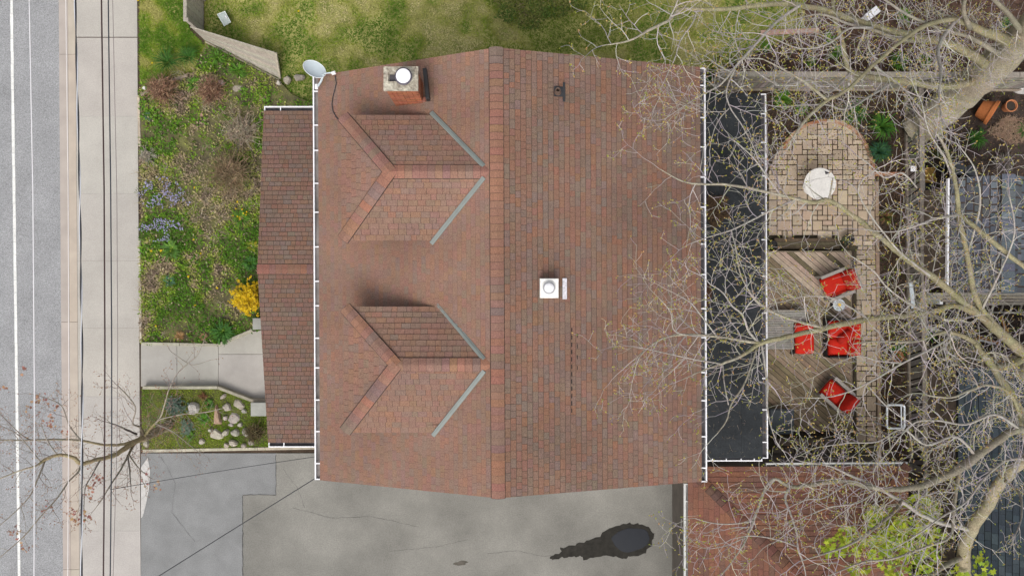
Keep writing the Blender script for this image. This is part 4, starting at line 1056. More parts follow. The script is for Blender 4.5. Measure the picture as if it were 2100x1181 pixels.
# brick rim of the patio
rim_ = thing('brick_edging', W(1700, 248, 0), 'curved brick edging round the top of the patio', 'edging')
arc = [(1608, 304), (1612, 293), (1622, 280), (1634, 269), (1648, 259), (1664, 252), (1682, 248), (1700, 247), (1718, 249), (1735, 255), (1750, 264), (1763, 276), (1773, 290), (1781, 305), (1787, 320), (1791, 335), (1794, 352)]
def along(pts, step):
    out = []; acc = 0
    P = [Vector((a, b_)) for a, b_ in pts]; out.append(P[0].copy()); need = step
    for i in range(len(P) - 1):
        d = (P[i + 1] - P[i]); L = d.length; t = 0
        while L - t >= need: t += need; out.append(P[i] + d * (t / L)); need = step
        need -= (L - t)
    return out
pts = along(arc, 14.0)
BRK = [(.38, .17, .085), (.42, .21, .12), (.34, .16, .09), (.45, .26, .16), (.3, .15, .09)]
for i in range(len(pts) - 1):
    a, c = W(*pts[i], .10), W(*pts[i + 1], .10); d = (c - a).normalized() * .006; e = Vector((0, 0, -.05 + RNG.uniform(-.01, .01)))
    mb = MB(); mb.bar(a + d + e, c - d + e, .10, .11, jit((.5, .42, .34) if i == 8 else RNG.choice(BRK), .12), bev=.01); mb.build('brick', m_brick, rim_)
low = thing('brick_edging', W(1820, 360, 0), 'short straight row of red bricks from patio to fence', 'edging')
for i in range(4):
    a, c = W(1796 + i * 15, 357 - i * .3, .1), W(1810 + i * 15, 356.6 - i * .3, .1); e = Vector((0, 0, -.05))
    mb = MB(); mb.bar(a + e, c + e, .11, .11, jit(RNG.choice(BRK[:3]), .12), bev=.01); mb.build('brick', m_brick, low)
wed = thing('timber_edging', W(1800, 600, 0), 'pinkish timber boards edging the garden path toward the fence', 'edging')
for i in range(8):
    y0 = 372 + i * 73; a, c = W(1799 + i * .7, y0, .08), W(1799.6 + i * .7, y0 + 72, .08); e = Vector((0, 0, -.05))
    mb = MB(); mb.bar(a + e, c + e, .11, .10, jit((.33, .235, .17), .10), bev=.008); mb.build('board', m_wood, wed)
# round table
tb = thing('round_table', W(1684, 382, 0), 'round white weathered table on the patio', 'table')
c = W(1682, 377, .72); m_tab = mat('table_top', (.72, .69, .64), .6, .12, 4, .15, col2=(.78, .75, .70), fine=.1, fscale=30)
q = MB(); q.lathe((c.x, c.y, .69), [(.46, 0), (.495, .005), (.50, .015), (.495, .028), (.47, .033), (.05, .030)], 48); q.build('table_top', m_tab, tb)
q = MB(); q.lathe((c.x, c.y, 0.035), [(.26, 0), (.26, .03), (.06, .06), (.045, .3), (.05, .655)], 24); q.build('pedestal', m_tab, tb)
q = MB(); P = PW([(1691, 350), (1703, 355), (1693, 358)], .725); q.prism([p - Vector((0, 0, .004)) for p in P][::-1], [p for p in P][::-1]); q.build('chipped_mark', m_gdark, tb)
for (a, c2) in (((1688, 398), (1704, 378)), ((1655, 382), (1672, 392)), ((1672, 392), (1697, 405))):
    pass
# potted plants on the patio edge
def pot(name, px, py, rpx, h, col, label, plant=None, z=.03, tilt=None, seed=1):
    R = rpx * (CAM_H - h) / FPX; c = W(px, py, z); root = thing(name, c, label, 'pot')
    m = mat('terracotta', (1, 1, 1), .8, .2, 6, .2, attr=True, fine=.12)
    Rm = tilt if tilt is not None else Matrix.Identity(3)
    q = MB(); q.lathe(c, [(R * .62, 0), (R * .70, .02), (R * .92, h * .78), (R * 1.03, h * .80), (R * 1.05, h), (R * .90, h), (R * .86, h * .85)], 28, col, M=Rm); q.build('pot_body', m, root)
    q = MB(); q.lathe(c + Rm @ Vector((0, 0, h * .80)), [(R * .86, 0), (R * .8, .02), (.01, .03)], 20, (.04, .03, .022), M=Rm); q.build('pot_soil', m, root)
    return root
# wooden step, deck, landing
m_deck = mat('deck_wood', (1, 1, 1), .9, .35, 5, .5, 45, attr=True, fine=.22, fscale=50)
stp = thing('wooden_step', W(1655, 500, 0), 'dark wooden step between the patio and the deck', 'step')
for i in range(3):
    mb = MB(); a, c = W(1588, 492 + i * 7.6, .17), W(1722, 492 + i * 7.6, .17); mb.bar(a - Vector((0, 0, .02)), c - Vector((0, 0, .02)), .112, .04, jit((.125, .095, .06), .15), bev=.006); mb.build('board', m_deck, stp)
for x in (1592, 1655, 1718):
    a, c = W(x, 488, .06), W(x, 513, .06); mb = MB(); mb.bar(a, c, .06, .13, (.1, .08, .05)); mb.build('support', m_deck, stp)
ZD = .34
dk = thing('deck', W(1660, 700, 0), 'weathered wooden deck with diagonal planks behind the house', 'deck')
drect = ccw([(p.x, p.y) for p in PW([(1572, 517), (1744, 517), (1746, 884), (1574, 884)], ZD)])
an = math.radians(-41); du = Vector((math.cos(an), math.sin(an))); dv = Vector((-du.y, du.x))
o_ = Vector(drect[0]); ext_ = 9.0; pw_ = .146; k = 0
cs_ = [Vector(p) for p in drect]; vmin = min(p.dot(dv) for p in cs_); vmax = max(p.dot(dv) for p in cs_); um = sum(p.dot(du) for p in cs_) / 4
v = vmin; rr_ = random.Random(6)
top_y = max(p[1] for p in drect)
while v < vmax:
    q = [du * (um - 6) + dv * (v + .006), du * (um + 6) + dv * (v + .006), du * (um + 6) + dv * (v + pw_ - .006), du * (um - 6) + dv * (v + pw_ - .006)]
    c = clip_convex([(p.x, p.y) for p in q], drect)
    if len(c) >= 3:
        t = (v - vmin) / (vmax - vmin)
        base = (.155, .122, .082)
        if .69 < t < .985: base = rr_.choice([(.50, .385, .29), (.46, .35, .265), (.42, .325, .24)]) if k % 5 != 2 else (.15, .12, .075)
        else: base = rr_.choice([(.24, .175, .115), (.205, .158, .10), (.27, .20, .138), (.22, .18, .105), (.29, .22, .15)])
        mb = MB(); z1 = ZD + rr_.uniform(-.004, .004); mb.prism([(x, y, ZD - .035) for x, y in c], [(x, y, z1) for x, y in c], jit(base, .08, rr_), (.05, .04, .03)); mb.build('plank', m_deck, dk)
    v += pw_; k += 1
mb = MB(); mb.slab([(x, y) for x, y in [(drect[0][0] + .03, drect[0][1] + .03), (drect[1][0] - .03, drect[1][1] + .03), (drect[2][0] - .03, drect[2][1] - .03), (drect[3][0] + .03, drect[3][1] - .03)]], -.01, ZD - .04, (.035, .028, .02)); mb.build('frame', m_deck, dk)
for a, c in (((1572, 516), (1746, 516)), ((1745.5, 516), (1747.5, 885))):
    mb = MB(); e = Vector((0, 0, -.06)); mb.bar(W(*a, ZD + .004) + e, W(*c, ZD + .004) + e, .045, .12, (.23, .185, .13), bev=.006); mb.build('fascia', m_deck, dk)
ld = thing('landing', W(1612, 676, 0), 'grey slatted landing at the back door on the deck', 'landing')
for i in range(17):
    y = 637.5 + i * 4.75; mb = MB(); mb.bar(W(1574, y, .58), W(1652.5, y + .2, .58), .066, .03, jit((.31, .285, .255), .09), bev=.005); mb.build('slat', m_deck, ld)
mb = MB(); mb.slab(PW([(1577, 639), (1650, 639), (1650, 713), (1577, 713)], .56), ZD + .005, .56, (.05, .045, .04)); mb.build('frame', m_deck, ld)
mtp = thing('deck_mat', W(1604, 865, ZD), 'flat dark grey storage lid at the lower corner of the deck', 'storage lid')
m_mat_ = mat('grey_plastic', (.055, .065, .072), .6, .1, 3, .05, spec=.4)
q = MB(); c = W(1603, 864, .62); q.box((c.x, c.y, .49), (.70, .72, .26)); q.build('box_body', m_mat_, mtp)
q = MB(); q.box((c.x, c.y, .64), (.76, .78, .05), bev=.02); q.build('lid', m_mat_, mtp)
q = MB(); q.bar(W(1581, 842, .675), W(1626, 842, .675), .02, .012); q.build('lid_rib', m_mat_, mtp)

# ------------------------------------------------------------------ red seating
m_red = mat('red_cushion', (.47, .016, .006), .75, .14, 5, .2, 60, spec=.2)
m_red2 = mat('dark_red_cushion', (.36, .014, .006), .75, .14, 5, .2, 60, spec=.2)
m_chw = mat('chair_wood', (.28, .255, .225), .85, .2, 8, .3)
m_blk = mat('black_base', (.025, .022, .022), .7, .2, 5, .1)
def cushion(mb, M, c, s, puff=.03, n=6):
    """soft box: top bulges, edges rounded"""
    hx, hy, hz = s[0] / 2, s[1] / 2, s[2] / 2; P = []
    for j in range(n + 1):
        for i in range(n + 1):
            a, b_ = -1 + 2 * i / n, -1 + 2 * j / n
            e = max(abs(a), abs(b_)); k = (1 - max(0, e - .6) / .4 * .06)
            x, y = hx * a * (1 - .04 * b_ * b_), hy * b_ * (1 - .04 * a * a)
            zz = hz + puff * (1 - a ** 4) * (1 - b_ ** 4) - (.35 * hz if e > .99 else 0)
            P.append(M @ (Vector(c) + Vector((x, y, zz))))
    B = [M @ (Vector(c) + Vector((hx * (-1 + 2 * i / n) * (1 - .04 * (-1 + 2 * j / n) ** 2), hy * (-1 + 2 * j / n) * (1 - .04 * (-1 + 2 * i / n) ** 2), -hz))) for j in range(n + 1) for i in range(n + 1)]
    N_ = (n + 1) ** 2
    fs = [(j * (n + 1) + i, j * (n + 1) + i + 1, (j + 1) * (n + 1) + i + 1, (j + 1) * (n + 1) + i) for j in range(n) for i in range(n)]
    edge = [i for i in range(n)] + [j * (n + 1) + n for j in range(n)] + [n * (n + 1) + i for i in range(n, 0, -1)] + [j * (n + 1) for j in range(n, 0, -1)]
    ss = [(edge[k], edge[(k + 1) % len(edge)]) for k in range(len(edge))]
    mb.faces(P + B, fs + [(N_ + a, N_ + b_, b_, a) for a, b_ in ss] + [tuple(N_ + q for q in reversed(f)) for f in fs])
def armchair(px, py, ang, label, wd=.72, dp=.70):
    c = W(px, py, .5); c.z = ZD; root = thing('patio_chair', c, label, 'chair', None)
    M = Matrix.Translation(c) @ Matrix.Rotation(ang, 4, 'Z')          # local +x = back of the chair
    for s in (-1, 1):
        for x in (-dp / 2 + .05, dp / 2 - .05):
            q = MB(); q.box((x, s * (wd / 2 + .03), .28), (.06, .06, .56), M=M); q.build('leg', m_chw, root)
        q = MB(); q.box((-.02, s * (wd / 2 + .03), .585), (dp + .06, .10, .03), M=M, bev=.008); q.build('armrest', m_chw, root)
    q = MB(); q.box((0, 0, .25), (dp, wd - .02, .06), M=M); q.build('seat_frame', m_chw, root)
    q = MB(); cushion(q, M, (-.03, 0, .36), (dp - .02, wd - .04, .14)); q.build('seat_cushion', m_red, root, smooth=True)
    Mb = M @ Matrix.Translation((dp / 2 - .04, 0, .62)) @ Matrix.Rotation(math.radians(-68), 4, 'Y')
    q = MB(); cushion(q, Mb, (0, 0, 0), (.52, wd - .05, .13)); q.build('back_cushion', m_red2, root, smooth=True)
    q = MB(); q.box((0, 0, -.09), (.56, wd - .02, .03), M=Mb); q.build('back_frame', m_chw, root)
    return root
armchair(1707, 583, math.radians(22), 'red cushioned patio chair with grey armrests above the small round table', .70, .78)
armchair(1706, 806, math.radians(-42), 'red cushioned patio chair standing alone on the lower deck', .62, .76)
# love seat
c = W(1717, 692, .5); c.z = ZD; sofa = thing('love_seat', c, 'red two-seat outdoor sofa with round cushions facing the ottoman', 'sofa')
M = Matrix.Translation(c)
q = MB(); q.box((0, 0, .18), (.80, 1.14, .28), M=M, bev=.02); q.build('base', m_blk, sofa)
for s in (-1, 1):
    q = MB(); cushion(q, M, (-.06, s * .275, .39), (.66, .54, .14)); q.build('seat_cushion', m_red, sofa, smooth=True)
    Mb = M @ Matrix.Translation((.30, s * .275, .60)) @ Matrix.Rotation(math.radians(-66), 4, 'Y')
    q = MB(); cushion(q, Mb, (0, 0, 0), (.42, .53, .13)); q.build('back_cushion', m_red, sofa, smooth=True)
    q = MB(); q.box((.0, s * .585, .30), (.78, .05, .5), M=M, bev=.015); q.build('arm', m_blk, sofa)
for (x, y, rd) in ((.17, .07, .19), (-.02, -.04, .16)):
    q = MB(); q.lathe(c + Vector((x, y, .47)), [(rd * .6, 0), (rd * .95, .04), (rd, .09), (rd * .9, .14), (rd * .55, .18), (.01, .19)], 24); q.build('round_cushion', m_red2, sofa, smooth=True)
c = W(1642, 692, .45); c.z = ZD; ot = thing('ottoman', c, 'long red cushioned ottoman standing by the slatted landing', 'ottoman')
M = Matrix.Translation(c) @ Matrix.Rotation(math.radians(1.5), 4, 'Z')
q = MB(); q.box((0, 0, .2), (.56, .96, .2), M=M, bev=.02); q.build('base', m_blk, ot)
q = MB(); cushion(q, M, (0, 0, .37), (.57, .98, .13)); q.build('cushion', m_red, ot, smooth=True)
for sx in (-1, 1):
    for sy in (-1, 1):
        q = MB(); q.box((sx * .27, sy * .49, .08), (.06, .06, .16), M=M); q.build('leg', m_blk, ot)
c = W(1717, 625, .55); st_ = thing('side_table', Vector((c.x, c.y, ZD)), 'small round metal side table with a yellow candle between the red seats', 'side table')
q = MB(); q.lathe((c.x, c.y, ZD + .30), [(.17, 0), (.185, .01), (.19, .03), (.178, .032), (.17, .018), (.02, .018)], 32); q.build('tray', mat('tin', (.52, .56, .58), .35, .2, 14, .2, metal=.3, spec=.5), st_)
q = MB(); q.lathe((c.x, c.y, ZD), [(.13, 0), (.12, .04), (.03, .07), (.03, .30)], 20); q.build('stand', m_blk, st_)
q = MB(); q.lathe((c.x, c.y, ZD + .318), [(.05, 0), (.05, .05), (.01, .052)], 16); q.build('candle', mat('candle', (.75, .5, .08), .6, .1, 8, 0), st_)
for k in range(12):
    a = 2 * PI * k / 12; p0, p1 = Vector((c.x + .07 * math.cos(a), c.y + .07 * math.sin(a), ZD + .323)), Vector((c.x + .15 * math.cos(a), c.y + .15 * math.sin(a), ZD + .323))
    q = MB(); q.bar(p0, p1, .014, .006); q.build('tray_rib', mat('tin_rib', (.3, .33, .36), .4, .1, 9, 0), st_)
# planter boxes at the step ends
for px, py, rp, lab in ((1580, 503, 8, 'dark planter with weeds at the house end of the step'), (1733, 492, 11, 'dark planter with trailing weeds at the path end of the step')):
    c = W(px, py, 0); root = thing('planter', c, lab, 'planter'); R = rp * .0155
    q = MB(); q.lathe(c, [(R * .7, 0), (R, .25), (R * 1.05, .27), (R * .85, .27), (R * .8, .22), (.01, .22)], 18); q.build('tub', m_blk, root)
    g_ = clump('weed', px, py, rp * 1.0, 22, [(.09, .12, .05), (.13, .12, .07)], None, None, z=.24, seed=px % 9, wd=.02); adopt(g_, root); 
    for kk in ('label', 'category'):
        if kk in g_: del g_[kk]

# ------------------------------------------------------------------ back fences
bf = thing('slatted_fence', W(1858, 560, 0), 'grey timber fence with diagonal boards between patio garden and neighbour', 'fence')
FH = .78
def fx(y): return 1858 + (y - 180) * .012
ys = list(range(183, 1010, 7))
nrm = Vector((1, 0, 0))
for i in range(0, 58):
    y0 = 186 + i * 13.4
    a, c = W(fx(y0), y0 + 11, 0), W(fx(y0), y0 - 2, 0)
    a = Vector((a.x, a.y, .04)); c = Vector((c.x, c.y, FH - .03))
    mb = MB(); mb.bar(a, c, .02, .15, jit((.25, .225, .195), .25), up=Vector((0, -.7, .7))); mb.build('board', m_wood, bf)
a, c = W(fx(180), 180, 0), W(fx(965), 965, 0)
for nm, z, wd_, ht, col in (('top_rail', FH, .15, .05, (.30, .265, .22)), ('bottom_rail', .05, .07, .09, (.27, .23, .185))):
    A, C = Vector((a.x + (.02 if z > .3 else -.04), a.y, z)), Vector((c.x + (.02 if z > .3 else -.04), c.y, z))
    n_ = 7
    for k in range(n_):
        p, q_ = A.lerp(C, k / n_ + .0006), A.lerp(C, (k + 1) / n_ - .0006); mb = MB(); mb.bar(p, q_, wd_, ht, jit(col, .08), bev=.008); mb.build(nm, m_wood, bf)
for y in (190, 340, 525, 700, 850, 960):
    p = W(fx(y), y, 0); mb = MB(); mb.box((p.x + .07, p.y, FH / 2 + .05), (.10, .10, FH + .1), jit((.29, .26, .21), .1), bev=.012); mb.build('post', m_wood, bf)
p = W(1874, 346, FH + .1); q = MB(); q.box((p.x, p.y, FH + .085), (.17, .17, .03), bev=.01); q2 = q
cpo = thing('post_cap', Vector((p.x, p.y, FH + .06)), 'small white square cap on the fence post', 'post cap'); q.build('plate', m_metalw, cpo); q = MB(); q.box((p.x, p.y, FH + .106), (.09, .09, .02), bev=.01); q.build('knob', m_metalw, cpo)
nf = thing('board_fence', W(1750, 183, 0), 'grey upright board fence along the top of the back garden', 'fence')
FH2 = 1.45
def fy(x): return 183 + (x - 1440) * .002
x = 1446
while x < 2300:
    a, c = W(x, fy(x), 0), W(x + 8.4, fy(x), 0)
    mb = MB(); hh = FH2 + RNG.uniform(-.03, .02); mb.bar((a.x, a.y, hh / 2), (c.x, c.y, hh / 2), .02, hh, jit((.29, .265, .225), .22), bev=.004); mb.build('board', m_wood, nf); x += 9.6
a, c = W(1444, 183, 0), W(2310, 184.8, 0)
for z, wd_, ht, col, off, nm in ((FH2 + .02, .16, .05, (.29, .26, .215), .02, 'top_rail'), (.12, .06, .1, (.3, .25, .2), -.05, 'bottom_rail'), (.95, .05, .09, (.25, .22, .18), -.04, 'middle_rail')):
    for k in range(6):
        A, C = Vector((a.x, a.y + off, z)), Vector((c.x, c.y + off, z)); p, q_ = A.lerp(C, k / 6 + .0006), A.lerp(C, (k + 1) / 6 - .0006); mb = MB(); mb.bar(p, q_, wd_, ht, jit(col, .08), bev=.008); mb.build(nm, m_wood, nf)
for x in (1450, 1560, 1700, 1880, 2050, 2200):
    p = W(x, fy(x), 0); mb = MB(); mb.box((p.x, p.y + .06, FH2 / 2 + .06), (.1, .1, FH2 + .12), jit((.28, .25, .2), .1), bev=.012); mb.build('post', m_wood, nf)
# old white frames leaning on that fence
def leanframe(x0, x1, ya, yb, za, zb, label, slab=None):
    root = thing('window_frame', W((x0 + x1) / 2, ya, za), label, 'frame')
    P = [W(x0, ya, za), W(x1, ya, za), W(x1 + 4, yb, zb), W(x0 - 3, yb, zb)]
    for i in range(4):
        q = MB(); q.bar(P[i], P[(i + 1) % 4], .055, .045, (1, 1, 1), bev=.006); q.build('rail', mat('chipped_white', (.62, .60, .56), .7, .25, 9, .3), root)
    q = MB(); e = Vector((0, 0, -.012)); q.prism([p + e * 2 for p in P], [p + e for p in P]); q.build('pane', slab or m_gdark, root)
leanframe(1592, 1634, 175, 161, .42, 1.05, 'pale glazed window sash leaning on the board fence', mat('pale_glass', (.35, .38, .38), .2, .3, 5, 0, spec=.5))
leanframe(1682, 1700, 177, 165, .3, .85, 'small white frame leaning on the board fence below a limb')
leanframe(1742, 1790, 175, 163, .42, 1.0, 'wide empty white frame leaning on the board fence')
# plank and white crate in the north-east bed
mb = MB(); mb.bar(W(1560, 68, .08), W(1679, 63, .08), .16, .05, bev=.008); tag(mb.build('plank', mat('red_plank', (.40, .25, .2), .85, .2, 6, .3)), 'reddish board lying between the lawn and the mulch bed', 'board')
cr = thing('white_bin', W(1790, 28, 0), 'white plastic box standing among the branches in the mulch bed', 'bin')
c = W(1790, 27, .35); q = MB(); M = Matrix.Translation((c.x, c.y, 0)) @ Matrix.Rotation(math.radians(38), 4, 'Z')
q.box((0, 0, .17), (.42, .20, .32), M=M, bev=.03); q.build('bin_body', m_metalw, cr); q = MB(); q.box((0, 0, .345), (.46, .235, .04), M=M, bev=.02); q.build('lid', m_metalw, cr)
lg = MB(); lg.tube([W(1735, 128, .08), W(1770, 115, .12), W(1810, 97, .1)], [.09, .08, .06], 8, (.16, .13, .1)); tag(lg.build('fallen_log', m_log), 'dark fallen log in the mulch above the board fence', 'log')

# ------------------------------------------------------------------ garage
gar = thing('garage', W(1640, 1180, 0), 'garage with red-brown hipped shingle roof beside the driveway', 'garage')
ZG = 2.45; ZA = 3.55
G = {k: W(*v, ZG) for k, v in dict(NW=(1411, 957), NE=(1862, 955), SE=(1862, 1640), SW=(1411, 1640)).items()}
half = (G['NE'].x - G['NW'].x) / 2
A1 = Vector((G['NW'].x + half, G['NW'].y - half, ZA)); A2 = Vector((A1.x, G['SW'].y + half, ZA))
for k in G.values(): pass
fWg = ([G['SW'], G['NW'], A1, A2], Plane(G['SW'], G['NW'], A1)); fNg = ([G['NW'], G['NE'], A1], Plane(G['NW'], G['NE'], A1)); fEg = ([G['NE'], G['SE'], A2, A1], Plane(G['NE'], G['SE'], A1)); fSg = ([G['SE'], G['SW'], A2], Plane(G['SE'], G['SW'], A2))
groof = bpy.data.objects.new('roof', None); COL.objects.link(groof); adopt(groof, gar); groof.matrix_parent_inverse = Matrix.Translation(gar.location).inverted()
deck(groof, [fWg, fNg, fEg, fSg], m_dwood, t=.1)
clad(groof, 'shingle_field', [fWg, fNg, fEg, fSg], .145, (.22, .28, .33), PALG, 300, m_shingle, .012, singles=120, single_face=0, slots=(.007,), gap=.004)
for e in ('NW', 'NE'): caps_along(groof, 'hip_cap', G[e], A1, .14, .2, [(tuple(k * .8 for k in c), w_) for c, w_ in PALG], 9 if e == 'NW' else 10, m_shingle, ang=.24, lift=.015)
mb = MB(); mb.slab([(G['SW'].x + .12, G['SW'].y + .2), (G['SE'].x - .2, G['SE'].y + .2), (G['NE'].x - .2, G['NE'].y - .2), (G['NW'].x + .12, G['NW'].y - .2)], -.02, ZG - .1); mb.build('wall', mat('garage_wall', (.11, .095, .08), .85, .2, 3, .2), gar)
m_gg = mat('gutter_grey', (.48, .48, .46), .5, .15, 4, .05, spec=.4)
gutter(gar, G['SW'], W(1411, 992, ZG), (-1, 0, 0), hangers=9, seed=21, wd=.06, lip=.05, m=m_gg, inside=mat('gutter_grit2', (.3, .29, .28), .9, .3, 3, .2))
gutter(gar, W(1572, 957, ZG), W(1862, 955, ZG), (0, 1, 0), hangers=9, seed=22, wd=.06, lip=.04, m=m_gg, inside=MATS['gutter_grit2'])
# neighbour's slate-roofed shed
shd = thing('slate_shed', W(2030, 480, 0), "neighbour's shed with pale grey patched slate roof", 'shed')
ZS = 2.3; ZSr = 2.95
S0, S1 = W(1948, 600, ZS), W(1950, 366, ZS); R0, R1 = W(2068, 602, ZSr), W(2070, 362, ZSr); R0.y, R1.y = S0.y, S1.y
T0, T1 = Vector((2 * R0.x - S0.x, S0.y, ZS)), Vector((2 * R1.x - S1.x, S1.y, ZS))
fa = ([S0, S1, R1, R0], Plane(S0, S1, R1)); fb = ([T1, T0, R0, R1], Plane(T1, T0, R0))
deck(shd, [fa, fb], m_dwood, t=.08)
clad(shd, 'slate', [fa, fb], .19, (.22, .28, .36), PALS, 400, m_shingle, .018, singles=0, slots=(.03,), gap=.045)
caps_along(shd, 'ridge_cap', R0, R1, .19, .2, [((.115, .13, .15), 3), ((.15, .165, .185), 2)], 11, m_shingle, ang=.22)
gutter(shd, S0, S1, (-1, 0, 0), hangers=6, seed=23, wd=.02, lip=.05)
mb = MB(); mb.slab([(S0.x + .15, S0.y + .15), (T0.x - .15, S0.y + .15), (T0.x - .15, S1.y - .15), (S0.x + .15, S1.y - .15)], -.02, ZS); mb.build('wall', mat('shed_wall', (.13, .1, .075), .9, .3, 5, .3), shd)
# dark roofed building lower right
nb_ = thing('dark_outbuilding', W(2150, 960, 0), 'outbuilding with dark blue-black shingle roof behind the trees', 'outbuilding')
ZK = 2.5; ZKr = 4.2
K0, K1 = W(1962, 1420, ZK), W(1966, 752, ZK); Q0, Q1 = W(2300, 1400, ZKr), W(2300, 752, ZKr); Q0.y, Q1.y = K0.y, K1.y
K2, K3 = Vector((2 * Q0.x - K0.x, K0.y, ZK)), Vector((2 * Q1.x - K1.x, K1.y, ZK))
fk = ([K0, K1, Q1, Q0], Plane(K0, K1, Q1)); fk2 = ([K3, K2, Q0, Q1], Plane(K3, K2, Q0))
deck(nb_, [fk, fk2], mat('black_deck', (.012, .014, .016), .9, .1, 3, 0), t=.1)
clad(nb_, 'shingle_field', [fk, fk2], .16, (.2, .25, .3), PALK, 500, m_shblack, .016, singles=300, single_face=0, slots=(.012,))
mb = MB(); mb.slab([(K0.x + .2, K0.y + .2), (K2.x - .2, K0.y + .2), (K2.x - .2, K1.y - .2), (K0.x + .2, K1.y - .2)], -.02, ZK); mb.build('wall', MATS['shed_wall'], nb_)

# ------------------------------------------------------------------ neighbour's yard clutter
tl = Matrix.Rotation(math.radians(62), 3, Vector((.55, .8, 0)).normalized())
pot('flower_pot', 2008, 222, 24, .42, (.46, .155, .05), 'large terracotta pot tipped on its side near the thick trunk', tilt=tl, z=.22)
pot('flower_pot', 2061, 222, 12, .30, (.48, .19, .085), 'smaller upright terracotta pot beside the tipped one', z=.0)
o = blades('straw_pile', blob(2068, 268, 38, 26, 20, .12, 5), 1500, .03, lambda x, y, r_: jit((.42, .29, .2), .25), (.08, .2), (.008, .016), (1.1, 1.55), 61, hgt=.12); tag(o, 'heap of pale straw beside the terracotta pots', 'straw', kind='stuff')
for k, (px, py, rp, n_, cols, lab) in enumerate((
    (1990, 190, 15, 34, GRN, 'green leafy plant behind the tipped terracotta pot'), (2095, 268, 20, 40, DGR, 'dark leafy plant at the edge of the straw heap'), (1998, 285, 24, 60, DGR, 'dark green ground plant below the tipped pot'),
    (1800, 312, 26, 170, [(.035, .11, .055), (.03, .09, .03), (.05, .13, .04)], 'dense blue-green ferny plant inside the brick corner'), (1805, 260, 34, 110, DGR + GRN[:1], 'large dark strap-leaved clump above the ferny plant'),
    (1750, 235, 30, 70, DGR, 'dark strap-leaved clump above the curved brick edging'), (1600, 205, 24, 60, GRN, 'green strap-leaved clump beside the flat roof gutter'), (1640, 225, 18, 40, GRN, 'green clump between gutter and brick curve'),
    (1455, 172, 22, 50, DGR, 'dark shrub in the corner between eaves and board fence'), (1700, 80, 16, 40, GRN, 'green clump in the mulch right of the reddish board'), (1712, 110, 18, 50, GRN, 'green clump at the end of the fallen log'),
    (1850, 35, 20, 50, GRN, 'green clump right of the white plastic box'), (1840, 130, 24, 60, GRN, 'green clump behind the board fence near the thick trunk'), (1895, 128, 18, 40, GRN, 'second green clump behind the board fence by the trunk'),
    (1660, 130, 14, 36, GRN, 'small green clump between two limbs above the fence'), (1568, 100, 14, 30, GRN, 'green tuft at the lawn end of the mulch'), (2060, 50, 16, 36, DGR, 'dark tuft in the mulch right of the trunk'),
    (1815, 445, 18, 60, [(.16, .14, .03), (.10, .13, .03), (.2, .1, .05)], 'yellow-green grassy plant with red tips beside the path'), (1840, 720, 20, 40, DGR, 'dark plant under the limbs beside the fence'), (1915, 530, 16, 36, DGR, 'dark weed in the gap beside the slate shed'),
    (1905, 690, 14, 30, GRN, 'green weed in the gap below the slate shed'), (1930, 320, 22, 50, [(.06, .09, .02), (.1, .11, .03)], 'olive mound in the bare yard above the slate shed'), (2050, 335, 26, 90, [(.15, .125, .11), (.19, .16, .14)], 'dry mauve-grey plant along the slate shed'))):
    clump('garden_plant', px, py, rp, n_, cols, lab, seed=30 + k, z=0.0, wd=.035, up=.5)
m_lump = mat('yellow_bark', (.34, .20, .05), .95, .4, 10, .5)
def binbox(name, pts, h, m, label, cat='bin', rim=True):
    root = thing(name, W(sum(p[0] for p in pts) / 4, sum(p[1] for p in pts) / 4, 0), label, cat)
    P = ccw([(p.x, p.y) for p in PW(pts, h)]); cx_ = sum(p[0] for p in P) / 4; cy_ = sum(p[1] for p in P) / 4
    sc = lambda k, z: [(cx_ + (x - cx_) * k, cy_ + (y - cy_) * k, z) for x, y in P]
    q = MB(); q.prism(sc(.85, 0), sc(.98, h - .02), cap=True); q.build('body', m, root)
    q = MB(); a, b_ = sc(1.0, h), sc(.86, h)
    for i in range(4): q.poly([a[i], a[(i + 1) % 4], b_[(i + 1) % 4], b_[i]])
    a2 = sc(1.0, h - .05)
    for i in range(4): q.poly([a2[i], a2[(i + 1) % 4], a[(i + 1) % 4], a[i]])
    q.build('rim', m, root)
    return root
binbox('compost_box', [(1893, 345), (1918, 343), (1919, 374), (1894, 375)], .35, m_lump, 'mustard-yellow leaf-filled box beside the fence by the shed', 'box')
binbox('black_crate', [(1893, 378), (1916, 377), (1917, 395), (1894, 396)], .4, m_blk, 'black crate below the mustard-yellow box', 'crate')
for px, py, rp, lab in ((1938, 352, 15, 'dark grey lidded bin at the corner of the slate shed'), (1965, 358, 13, 'black lidded bin against the end of the slate shed')):
    c = W(px, py, 0); root = thing('round_bin', c, lab, 'bin'); R = rp * .0145
    q = MB(); q.lathe(c, [(R * .8, 0), (R * .95, .6)], 22); q.build('body', m_blk, root); q = MB(); q.lathe(c + Vector((0, 0, .6)), [(R * 1.03, 0), (R * 1.03, .05), (R * .8, .08), (R * .2, .1)], 22); q.build('lid', mat('bin_lid', (.07, .075, .08), .5, .3, 6, .1), root)
